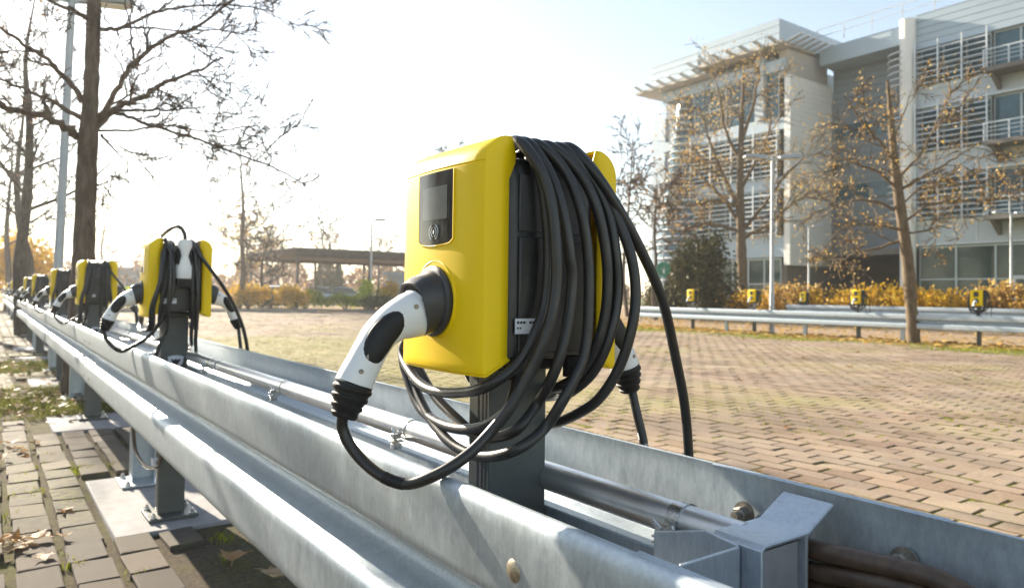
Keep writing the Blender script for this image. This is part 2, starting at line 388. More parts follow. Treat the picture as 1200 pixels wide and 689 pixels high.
LIMBS=[
([(-0.014, -0.009, 2.482), (-0.226, -0.184, 2.547), (-0.503, -0.359, 2.562), (-0.691, -0.534, 2.576), (-0.969, -0.709, 2.582)], 0.05) ,
([(0.011, -0.009, 2.633), (-0.19, 0.141, 2.77), (-0.378, 0.291, 2.885), (-0.632, 0.441, 2.989), (-0.898, 0.591, 3.057)], 0.03) ,
([(0.014, -0.009, 2.789), (-0.149, -0.089, 2.986), (-0.284, -0.169, 3.091), (-0.515, -0.249, 3.207), (-0.707, -0.329, 3.284), (-0.941, -0.409, 3.336)], 0.032) ,
([(0.015, -0.109, 3.574), (-0.142, -0.276, 3.572), (-0.335, -0.442, 3.549), (-0.538, -0.609, 3.546)], 0.03) ,
([(0.126, -0.009, 2.559), (0.296, 0.111, 2.784), (0.539, 0.231, 2.97), (0.805, 0.351, 3.205), (1.124, 0.471, 3.414), (1.428, 0.591, 3.678)], 0.045) ,
([(0.294, 0.091, 2.771), (0.552, -0.009, 2.793), (0.8, -0.109, 2.812), (0.955, -0.209, 2.843), (1.032, -0.309, 2.774)], 0.02) ,
([(0.167, -0.009, 2.648), (0.206, -0.095, 2.762), (0.292, -0.18, 2.956), (0.414, -0.266, 3.181), (0.671, -0.352, 3.453), (0.922, -0.438, 3.602), (1.234, -0.523, 3.915), (1.439, -0.609, 4.155)], 0.036) ,
([(0.422, -0.209, 3.197), (0.385, -0.234, 3.382), (0.372, -0.259, 3.496), (0.312, -0.284, 3.762), (0.258, -0.309, 4.067)], 0.016) ,
([(0.294, 0.091, 2.754), (0.395, -0.059, 2.699), (0.554, -0.209, 2.619), (0.906, -0.359, 2.525), (1.326, -0.509, 2.376), (1.728, -0.659, 2.22), (1.934, -0.809, 2.074)], 0.024) ,
([(0.17, -0.009, 2.499), (0.252, 0.058, 2.438), (0.345, 0.124, 2.35), (0.44, 0.191, 2.251)], 0.018) ,
([(0.131, -0.109, 3.485), (0.304, 0.016, 3.578), (0.632, 0.141, 3.839), (0.796, 0.266, 4.035), (0.958, 0.391, 4.283)], 0.026) ,
([(0.295, -0.059, 3.554), (0.544, -0.197, 3.57), (0.788, -0.334, 3.56), (1.196, -0.471, 3.611), (1.325, -0.609, 3.566)], 0.014) ,
([(0.624, 0.091, 3.839), (1.023, 0.266, 4.045), (1.649, 0.441, 4.254), (1.996, 0.616, 4.292), (2.315, 0.791, 4.24)], 0.016) ,
([(0.155, -0.009, 2.539), (0.415, 0.071, 2.59), (0.819, 0.151, 2.707), (1.26, 0.231, 2.721), (1.735, 0.311, 2.87), (1.933, 0.391, 2.824)], 0.016) ,
([(1.128, 0.491, 3.42), (1.302, 0.458, 3.292), (1.526, 0.424, 3.15), (1.659, 0.391, 3.068)], 0.012) ,
]
TRUNK= [(0.0, 0.0, 0.0), (0.031, 0.0, 0.507), (0.053, 0.0, 1.076), (0.057, 0.0, 1.542), (0.061, 0.0, 1.976), (0.066, 0.0, 2.388), (0.079, 0.0, 2.802), (0.084, 0.0, 3.216), (0.087, 0.0, 3.715), (0.088, 0.0, 4.299)]
TR2= [(-0.0, 0.0, 0.0), (-0.067, 0.025, 0.825), (-0.175, 0.069, 2.003), (-0.309, 0.138, 2.985), (-0.426, 0.196, 3.868), (-0.508, 0.233, 4.653), (-0.574, 0.258, 5.439), (-0.636, 0.286, 6.028)]
LIMB2=[
([(-0.2, 0.076, 2.396), (-0.407, 0.6, 2.213), (-0.6, 1.114, 2.065), (-0.724, 1.581, 1.787)], 0.05) ,
([(-0.236, 0.096, 2.592), (-1.173, 0.399, 2.709), (-2.003, 0.633, 2.518), (-2.652, 0.748, 1.926)], 0.05) ,
([(-0.309, 0.138, 2.985), (-0.595, 0.705, 3.312), (-0.876, 1.279, 3.242), (-1.084, 1.812, 2.818)], 0.05) ,
([(-0.386, 0.177, 3.534), (-1.123, 0.328, 3.907), (-1.808, 0.448, 4.038), (-2.476, 0.56, 4.068)], 0.05) ,
([(-0.423, 0.197, 3.77), (0.274, 0.048, 4.326), (0.898, -0.054, 5.102), (1.449, -0.105, 5.902)], 0.05) ,
([(-0.385, 0.178, 3.475), (-0.181, -0.349, 3.824), (0.035, -0.884, 4.16), (0.155, -1.351, 4.48)], 0.05) ,
([(-0.272, 0.117, 2.749), (0.543, -0.114, 3.229), (1.517, -0.451, 3.38), (2.518, -0.802, 3.327)], 0.05) ,
([(-0.465, 0.216, 4.162), (-1.141, 0.319, 4.679), (-1.755, 0.381, 5.081), (-2.28, 0.381, 5.374)], 0.05) ,
([(-0.508, 0.233, 4.653), (0.005, 0.211, 5.423), (0.431, 0.257, 6.012)], 0.035) ,
([(-0.234, 0.097, 2.494), (-0.152, -0.334, 2.57), (-0.236, -0.644, 2.582)], 0.035) ,
([(-0.346, 0.158, 3.181), (0.531, -0.12, 3.729), (1.672, -0.575, 3.789), (2.75, -0.994, 4.16)], 0.035) ,
]
TR3= [(0.0, 0.0, -0.04), (-0.11, 0.03, 1.78), (-0.18, 0.04, 3.09), (-0.25, 0.05, 4.83), (-0.33, 0.05, 6.57), (-0.34, 0.0, 8.32), (-0.34, -0.04, 10.06), (-0.31, -0.11, 11.8), (-0.3, -0.15, 12.89)]
LIMB3=[
([(-0.25, 0.05, 4.74), (-0.85, 1.08, 6.42), (-1.35, 2.07, 7.6), (-1.69, 2.94, 8.59)], 0.13) ,
([(-0.26, 0.04, 5.27), (-1.56, 0.26, 7.34), (-2.55, 0.27, 8.93), (-3.42, 0.2, 10.47)], 0.13) ,
([(-0.33, 0.05, 6.36), (0.73, -0.1, 7.99), (1.7, -0.18, 9.44), (2.3, -0.01, 11.38)], 0.13) ,
([(-0.24, 0.05, 4.4), (0.22, -0.98, 5.65), (0.58, -1.94, 7.07), (0.83, -2.8, 7.83)], 0.13) ,
([(-0.23, 0.06, 3.96), (1.34, -0.45, 4.82), (3.23, -1.19, 6.33), (4.61, -1.56, 7.1)], 0.13) ,
([(-0.27, 0.03, 5.7), (-1.88, 0.53, 5.83), (-3.33, 0.93, 5.53), (-4.44, 1.05, 6.08)], 0.13) ,
([(-0.33, 0.01, 7.88), (-0.57, 0.79, 9.74), (-0.46, 1.31, 11.65), (-0.2, 1.75, 12.71)], 0.13) ,
([(-0.35, -0.0, 8.75), (-0.41, -0.66, 10.36), (-0.63, -1.2, 11.71), (-1.03, -1.58, 12.18)], 0.13) ,
([(-0.24, 0.05, 4.4), (-1.17, 1.36, 4.78), (-1.82, 2.5, 4.46), (-2.08, 3.34, 4.72)], 0.13) ,
]

# ------------------------------------------------------------------ guardrails
def catmull2(pts, per=4):
    return [(float(p[0]), float(p[1])) for p in spline([(a, 0, b) for a, b in pts], per) for p in [(p[0], p[2])]]
def beam_profile(lip=True):
    """(o, z): o = distance out from the valley plane, one sheet of steel"""
    h = [(.058, .7515), (.064, .7545), (.070, .7535), (.0755, .748), (.079, .738), (.080, .724), (.080, .657), (.0785, .6445), (.0725, .6350), (.058, .6285), (.028, .617), (.010, .608), (.002, .598), (0, .588)]
    lo = [(o, 2 * .588 - z) for o, z in h[:-1]][::-1]
    if not lip: h = [(.0765, .7575), (.0785, .750), (.0795, .738), (.080, .722)] + h[6:]
    return h + lo
def add_beam(mb, xv, sgn, y0, y1, lift=0.0):
    pr = beam_profile(sgn < 0); n = len(pr); th = .004
    nrm = []
    for i in range(n):
        a = np.array(pr[max(0, i - 1)]); b = np.array(pr[min(n - 1, i + 1)]); t = unit(b - a); nrm.append((-t[1], t[0]))
    outer = [(o, z) for o, z in pr]; inner = [(o + nx * th * -1, z + nz * th * -1) for (o, z), (nx, nz) in zip(pr, nrm)]
    loop = outer + inner[::-1]
    ring = lambda y: [(xv + sgn * (o + lift), y, z) for o, z in loop]
    ys = [y0, y1]
    mb.loft([ring(y) for y in ys])
def dome(mb, c, ax, r, h, n=14):
    c = np.array(c, float); ax = unit(ax); rings = []
    u = unit(np.cross(ax, (0.3, 0.2, 1))); v = np.cross(ax, u)
    for k in range(5):
        a = k / 4 * math.pi / 2
        rr = max(r * math.cos(a), .0005); hh = h * math.sin(a)
        rings.append([c + ax * hh + rr * (math.cos(2 * math.pi * j / n) * u + math.sin(2 * math.pi * j / n) * v) for j in range(n)])
    mb.loft(rings)
def hexbolt(mb, c, ax, r=.016, h=.014):
    c = np.array(c, float); ax = unit(ax); u = unit(np.cross(ax, (0.1, 0.3, 1))); v = np.cross(ax, u)
    ring = lambda rr, hh, n: [c + ax * hh + rr * (math.cos(2 * math.pi * j / n) * u + math.sin(2 * math.pi * j / n) * v) for j in range(n)]
    mb.loft([ring(r * 1.45, 0, 20), ring(r * 1.45, .003, 20)])
    mb.loft([ring(r * 1.0, .003, 6), ring(r, .003 + h * .8, 6), ring(r * .82, .003 + h, 6)])
    mb.loft([ring(r * .55, .003 + h, 12), ring(r * .52, .003 + h * 1.6, 12)])

def guardrail(name, label, x0, y0, y1, seams, posts, group, detail=True, back=None):
    """two facing W beams on galvanised posts; x0 = centre line"""
    t = thing(name, label, 'guardrail', (x0, 0, 0), 0, group)
    xf, xb = -.104, .104
    for xv, sg in ((xf, -1), (xb, 1)):
        ss = back if (back and sg > 0) else seams
        cuts = [y0] + [s for s in ss if y0 < s < y1] + [y1]
        for i in range(len(cuts) - 1):
            mb = MB(); add_beam(mb, xv, sg, cuts[i] + .0, cuts[i + 1] + (.32 if i < len(cuts) - 2 else 0), .0065 * (i % 2))
            mb.build('rail_beam', M['galv'], t, 40)
    for y in posts:
        mb = MB()
        # sigma post: web plus two flanges
        mb.box(-.06, .045, y + .05, y + .056, .012, .60); mb.box(-.0655, -.0605, y - .04, y + .056, .012, .60); mb.box(.0455, .0505, y - .0, y + .056, .012, .60)
        p = mb.build('rail_post', M['galv'], t, 30)
        m2 = MB(); m2.box(-.12, .10, y - .12, y + .12, .002, .012); m2.build('foot_plate', M['galv2'], p, 30, .002)
        m3 = MB()
        for bx in (-.09, .07):
            for by in (-.09, .09): hexbolt(m3, (bx, y + by, .0125), (0, 0, 1), .011, .012)
        m3.build('anchor_bolts', M['zinc'], p, 30)
        m4 = MB(); m4.box(-.095, .095, y + .0, y + .045, .61, .67); m4.build('spacer', M['galv2'], t, 30, .002)
    if detail:
        for s in seams:
            for z in (.683, .47):
                for dy in (.06, .33):
                    for xv, sg in ((xf - .0815, -1), (xb + .0875, 1)):
                        mb = MB(); dome(mb, (xv, s + dy, z), (sg, 0, 0), .0165, .008); mb.build('bolt', M['brass'], t, 40)
    return t

NEAR_X = .685
near_seams = [.18, 4.92, 9.2, 13.5, 17.8, 22.1, 26.4, 30.7, 35.0]
gr = guardrail('guardrail', 'long double galvanised guardrail running through foreground with charging stations between its beams', NEAR_X, -1.6, 40.0, near_seams,
               [-1.2, 4.22, 7.75, 10.6, 14.6, 18.9, 23.0, 27.0, 31.0, 35.5, 39.5], 'double guardrails of the car park', True, [.37, 4.7, 9.0, 13.3, 17.6, 21.9, 26.2, 30.5, 34.8])
# slotted bolts in the valley web of the front beam
for y in (-.2, .55, 1.31, 2.33, 3.18, 3.36, 4.4, 5.5):
    mb = MB(); dome(mb, (-.104 - .040, y, .5515), (-.35, 0, .94), .0085, .005, 10); mb.build('web_bolt', M['zinc'], gr, 40)
mb = MB(); dome(mb, (-.104 - .0815, .676, .684), (-1, 0, 0), .0165, .009, 20); mb.build('bolt', M['brass'], gr, 40)
# big hexagonal bolts inside the back beam
for y in (.415, .633):
    mb = MB(); hexbolt(mb, (.104 + .0725, y, .70), (-1, 0, 0), .0112, .013); mb.build('hex_bolt', M['bolt'], gr, 30)
# spacer bracket joining the beams
br = MB(); ya, yb = .488, .556
fl = [(.152, .752), (.100, .727), (.015, .727), (.009, .722), (.009, .50)]
inn = [(x - .0 + (.004 if i < 1 else 0), z - .005) for i, (x, z) in enumerate(fl)]
sec = fl + [(.014, .50), (.014, .719), (.018, .722), (.092, .722), (.095, .719), (.095, .50), (.100, .50), (.100, .7215), (.154, .747)]
br.loft([[(x, ya, z) for x, z in sec], [(x, yb, z) for x, z in sec]])
br.box(.0142, .100, yb - .006, yb - .001, .50, .7215)
bo = br.build('spacer_bracket', M['galv2'], gr, 30, .0015)
b2 = MB()
b2.prism([(.006, .515, .50), (.006, .515, .7225), (.006, .56, .727), (.006, .64, .704), (.006, .64, .50)], (-.004, 0, 0))
b2.box(-.095, .002, .5105, .5145, .50, .722)
b2.build('stiffener', M['galv2'], bo, 30, .001)
b3 = MB(); b3.box(.0145, .0945, ya + .010, ya + .013, .50, .715); b3.build('inset_plate', M['concrete'], bo, 30, .001)
# flat steel strip under the pipe
b4 = MB(); b4.box(-.098, -.080, .50, 40, .728, .7325); b4.box(-.0795, -.0755, .50, 40, .705, .7325)
b5 = MB(); b5.bar((.066, .605, .650), (.066, 39.0, .650), .022, .020); b5.build('cable_strip', M['galv'], gr, 30, .002)

pipe = thing('conduit_pipe', 'round steel conduit pipe lying inside the near guardrail, held by bolted clamps', 'pipe', (NEAR_X + .062, 0, .706))
pb = MB(); pb.cyl((0, .548, 0), (0, 2.98, 0), .0225, 28); pb.build('pipe', M['pipe'], pipe, 40)
for a, b in ((3.0, 6.0), (6.02, 9.0), (9.02, 15.0), (15.02, 38.0)):
    pb = MB(); pb.cyl((0, a, 0), (0, b, 0), .0225, 24); pb.build('pipe', M['pipe'], pipe, 40)
for y in (.645, 1.40, 2.22, 3.1, 4.0, 5.2, 6.5, 8.0):
    cb = MB()
    ring = lambda yy, r: [(r * math.cos(2 * math.pi * k / 28), yy, r * math.sin(2 * math.pi * k / 28)) for k in range(28)]
    cb.loft([ring(y - .010, .0228), ring(y - .010, .0245), ring(y + .010, .0245), ring(y + .010, .0228)], True, False, False)
    c1 = cb.build('clamp', M['zinc'], pipe, 30)
    cb = MB(); cb.box(-.050, -.022, y - .009, y + .009, -.014, -.0115); cb.box(-.050, -.020, y - .009, y + .009, -.0215, -.019)
    cb.cyl((-.038, y, -.030), (-.038, y, -.004), .0035, 10); cb.box(-.046, -.030, y - .0075, y + .0075, -.011, -.004)
    cb.box(-.046, -.026, y - .008, y + .008, -.036, -.025)
    cb.bar((-.038, y - .018, .002), (-.038, y - .003, -.006), .004, .007); cb.bar((-.038, y + .003, -.006), (-.038, y + .018, .002), .004, .007)
    cb.build('clamp_screw', M['zinc'], c1, 30, .0008)

runs = ([(.118, .64, .695), (.118, .56, .699), (.117, .489, .702), (.118, .44, .706), (.122, .40, .708), (.124, .36, .709), (.125, .324, .700), (.125, .25, .672), (.12, .12, .62), (.10, -.1, .57), (.09, -1.4, .55)],
        [(.119, .64, .672), (.118, .56, .674), (.117, .489, .677), (.117, .44, .684), (.118, .40, .688), (.119, .36, .688), (.119, .33, .680), (.118, .26, .65), (.11, .12, .60), (.09, -.1, .55), (.08, -1.4, .53)],
        [(.124, .64, .652), (.122, .56, .654), (.120, .489, .656), (.119, .44, .662), (.118, .40, .666), (.115, .36, .668), (.113, .31, .658), (.108, .22, .63), (.10, .10, .58), (.08, -.1, .54), (.07, -1.4, .52)])
for i, pts in enumerate(runs):
    r = .0118
    mb = MB(); mb.tube(spline(pts, 8), r, 14)
    o = mb.build('supply_cable', M['bundle'], None, 60); o.location = (NEAR_X, 0, 0)
    tag(o, ['upper brown supply cable leaving the steel bracket', 'middle brown supply cable leaving the steel bracket', 'lowest brown supply cable of the bundle leaving the steel bracket'][i], 'cable', 'supply cables')

mb = MB(); mb.tube(spline([(.62, 4.17, .46), (.62, 4.178, .30), (.62, 4.11, .205), (.62, 3.93, .172), (.62, 3.66, .19), (.62, 3.47, .255), (.622, 3.40, .33), (.63, 3.38, .46)], 8), .009, 10)
hl = mb.build('hanging_lead', M['bundle'], None, 60); tag(hl, 'thin brown lead drooping below the front beam between the two nearest posts', 'cable')
mb = MB(); mb.box(.598, .626, 3.49, 3.535, .232, .262); mb.build('lead_tag', M['sticker'], hl, 30, .003)
# stamp rolled into the top of the front beam
mb = MB()
for k, (h0, h1) in enumerate(((0, 1), (.2, .8), (0, .9), (.1, 1), (0, 1), (.15, .85), (0, 1))):
    y = 1.095 - k * .0085
    mb.bar((-.104 - .0806, y, .722 + .020 * h0), (-.104 - .0806, y - .003 * (k % 2), .722 + .016 * h1), .0016, .0018, (0, 1, 0))
mb.build('rolled_stamp', M['galv2'], gr, 30)

# ------------------------------------------------------------------ charging stations
def shell_rings(sgn):
    """yellow front shell, local coordinates; sgn -1 front, +1 back"""
    hw = .119
    def plan(z):
        # half outline from near boundary round the front to the far boundary
        k = 0.0
        if z > 1.187: k = (z - 1.187) / .0405
        s = math.sqrt(max(0, 1 - min(1, k) ** 2.0)) if k > 0 else 1
        if z > 1.19: bx = .0745 + .006 * max(0, (z - 1.206) / .02)
        elif z > 1.165: bx = .0855 - .011 * (z - 1.165) / .025
        else: bx = .0855
        out = []
        base = .0855
        for y, x in [(-hw - .0005, bx), (-hw - .0008, .100), (-hw, .1225), (-hw + .0008, .1258), (-hw + .0035, .1278)]:
            out.append((base + (x - base) * s if x > base else x, y))
        for i in range(1, 12):
            u = -1 + 2 * i / 12
            x = .1285 + .0095 * (1 - u * u)
            out.append((base + (x - base) * s, u * (hw - .0035)))
        for y, x in [(hw - .0035, .1278), (hw - .0008, .1258), (hw, .1225), (hw + .0008, .100), (hw + .0005, bx)]:
            out.append((base + (x - base) * s if x > base else x, y))
        return out
    zs = [.887, .888, .892, .90, .92, 1.0, 1.08, 1.12, 1.165, 1.186, 1.1875, 1.1895, 1.196, 1.204, 1.211, 1.217, 1.222, 1.2252, 1.2268]
    rings = []
    for i, z in enumerate(zs):
        pl = plan(z); ring = []
        for x, y in pl:
            zz = z; xx = x
            if i < 5:   # lower edge slants up towards the body, with a soft lip
                up = max(0, (.125 - x) / .04) * .022
                zz = z + up * (1 - (z - .887) / .06) if z < .93 else z
                if i == 0: xx = x - .004
                elif i == 1: xx = x - .0015
            if i == 10: xx = x - (.0012 if x > .09 else 0); 
            ring.append((sgn * xx, y, zz))
        rings.append(ring)
    return rings

def superell(c, e1, e2, a, b, n=28, p=2.4):
    out = []
    for k in range(n):
        t = 2 * math.pi * k / n
        ct, st = math.cos(t), math.sin(t)
        out.append(np.array(c) + e1 * a * math.copysign(abs(ct) ** (2 / p), ct) + e2 * b * math.copysign(abs(st) ** (2 / p), st))
    return out

AX = [(-.150, 0, .9855), (-0.1587, 0, 0.9746), (-0.1814, 0, 0.9665), (-0.2035, 0, 0.9573), (-0.2236, 0, 0.9416), (-0.2380, 0, 0.9224), (-0.2520, 0, 0.8974), (-0.2650, 0, 0.8717), (-0.2780, 0, 0.8310)]
def conn_surface(sgn):
    sp = spline(AX, 10); N = len(sp)
    E = np.array([0, 1.0, 0])
    tang = [unit(sp[min(i + 1, N - 1)] - sp[max(0, i - 1)]) for i in range(N)]
    def sec(i):
        f = i / (N - 1)
        k9 = [0, .125, .25, .375, .5, .625, .75, .875, 1]
        h = np.interp(f, k9, [.0345, .0365, .0335, .0285, .0245, .0235, .0245, .0262, .0255])
        wd = np.interp(f, k9, [.0325, .0340, .0315, .0275, .0245, .0238, .0242, .0250, .0245])
        nrm = np.cross(E, tang[i])
        return sp[i], nrm, E, h, wd
    return sp, sec, N
def add_connector(parent, sgn):
    """white plug with grip, boot; sgn -1 on the front (towards -x), +1 on the back"""
    sp, sec, N = conn_surface(sgn)
    flip = lambda p: (p[0] if sgn < 0 else -p[0], p[1] if sgn < 0 else -p[1], p[2])
    mb = MB()
    iend = int(.875 * (N - 1)); i0 = 2
    rings = []
    c, n_, e, h, wd = sec(i0); rings.append([flip(q) for q in superell(c, n_, e, h * .9, wd * .9)])
    for i in range(i0, iend + 1):
        c, n_, e, h, wd = sec(i); rings.append([flip(q) for q in superell(c, n_, e, h, wd)])
    rings.append([flip(q) for q in superell(c, n_, e, h * .93, wd * .93)])
    mb.loft(rings)
    body = mb.build('connector', M['white'], parent, 50)
    # dark grips on both cheeks
    for side in (-1, 1):
        g = MB(); vs = []; fs = []; nr, na = 7, 32
        def pt_on(sf, ph, off):
            i = sf * (N - 1); a = int(i); b = min(a + 1, N - 1); fr = i - a
            def q(i):
                c, n_, e, h, wd = sec(i); ct, st = math.cos(ph), math.sin(ph); p = 2.4
                return np.array(c) + n_ * (h + off) * math.copysign(abs(ct) ** (2 / p), ct) + e * (wd + off) * math.copysign(abs(st) ** (2 / p), st)
            return q(a) * (1 - fr) + q(b) * fr
        for r in range(nr + 1):
            for k in range(na):
                a = 2 * math.pi * k / na; rr = r / nr
                off = .0020 * (1 - rr ** 6) - .0006 * (rr ** 8)
                w_ = .92 + .16 * math.cos(a)
                sf = .535 + .195 * rr * math.cos(a) + .03 * rr * math.sin(a)
                ph = side * (math.pi / 2) + (1.05 * w_ * rr * math.sin(a) - .20) * side
                vs.append(flip(pt_on(sf, ph, off)))
        for r in range(nr):
            for k in range(na):
                k2 = (k + 1) % na; fs.append((r * na + k, r * na + k2, (r + 1) * na + k2, (r + 1) * na + k))
        g.add(vs, fs); g.build('grip', M['rubber'], body, 60)
    for sf, ph in ((.70, 1.15), (.81, 1.15), (.24, 1.0)):
        for side in (-1, 1):
            sc = MB(); c, n_, e, h, wd = sec(int(sf * (N - 1))); p = np.array(c) + n_ * h * math.cos(ph) * .8 + e * side * wd * .97
            sc.cyl(flip(p - e * side * .004), flip(p + e * side * .0008), .0036, 10); sc.build('screw', M['bolt'], body, 40)
    # collar from the ring to the plug
    col = MB(); rings = []
    X0 = -.136
    for x, z, a, b, p in ((X0, .989, .0535, .0535, 2), (X0 - .006, .989, .0535, .0535, 2), (X0 - .009, .989, .0500, .0500, 2), (X0 - .0095, .988, .0455, .0450, 2.2), (X0 - .022, .984, .0435, .042, 2.6), (X0 - .036, .9765, .0405, .0385, 2.8), (X0 - .0362, .9765, .0375, .0355, 2.8), (X0 - .030, .979, .0360, .0340, 2.6)):
        tilt = unit((.6 * (1 if x < X0 - .01 else 0) * .45, 0, 1)); tilt = np.array([-tilt[0], 0, tilt[2]])
        rings.append([flip(q) for q in superell((x, 0, z), tilt, np.array([0, 1.0, 0]), a, b, 32, p)])
    col.loft(rings, True, True, True)
    col.build('socket_collar', M['collar'], parent, 40)
    # recessed lip of the shell round the socket
    lip = MB(); pts = [flip((X0 + .0005, .0585 * math.cos(2 * math.pi * k / 40), .990 + .0595 * math.sin(2 * math.pi * k / 40))) for k in range(41)]
    lip.tube(pts, .0028, 8, False); lip.build('socket_rim', M['yellow'], parent, 60)
    # ribbed rubber boot
    bt = MB(); rings = []
    b0 = np.array(sec(iend)[0]); b1 = np.array((-.2785, 0, .829)); dr = unit(b1 - b0); L = np.linalg.norm(b1 - b0) + .004
    nn = np.cross(np.array([0, 1.0, 0]), dr); E = np.array([0, 1.0, 0])
    for k in range(25):
        f = k / 24; r = .0268 - .0115 * f ** 1.5
        rib = .0018 if (k // 3) % 2 else -.0004
        if k in (0, 24): rib = 0
        rings.append([flip(q) for q in superell(b0 + dr * L * f, nn, E, r + rib, r + rib, 24, 2.2)])
    bt.loft(rings); bt.build('cable_boot', M['rubber'], body, 50)
    return body

def add_cable(parent, name, pts, r=.0081, it=3, n=14):
    mb = MB(); mb.tube(smooth_pts(spline(pts, 9), it), r, n)
    return mb.build(name, M['cable'], parent, 80)

def parked_plug(parent):
    """spare plug parked mouth-down in a holster on the side facing along the row"""
    mb = MB(); E1 = np.array([1.0, 0, 0]); E2 = np.array([0, 1.0, 0]); rings = []
    for z, a, b, y in ((1.052, .033, .030, -.150), (1.056, .036, .033, -.150), (1.095, .035, .031, -.152), (1.125, .029, .026, -.155), (1.150, .017, .022, -.158), (1.165, .021, .022, -.160), (1.19, .029, .023, -.163), (1.212, .028, .022, -.166), (1.222, .02, .016, -.168)):
        rings.append(superell((.002, y, z), E1, E2, a, b, 24, 2.3))
    mb.loft(rings); b = mb.build('parked_connector', M['white'], parent, 50)
    g = MB()
    for s in (-1, 1):
        g.loft([superell((.002 + s * x, -.158, z), E1, E2, a, .020, 14, 2) for z, x, a in ((1.112, .026, .002), (1.125, .025, .008), (1.15, .021, .009), (1.172, .024, .008), (1.185, .027, .002))])
    g.build('grip', M['rubber'], b, 60)
    h = MB(); rings = []
    for z, a, bb, y in ((1.012, .030, .028, -.148), (1.016, .035, .032, -.148), (1.050, .038, .035, -.149), (1.053, .034, .031, -.149)):
        rings.append(superell((.002, y, z), E1, E2, a, bb, 24, 3.2))
    h.loft(rings); h.box(-.03, .03, -.125, -.1185, 1.0, 1.05); h.build('holster', M['dark'], parent, 40)

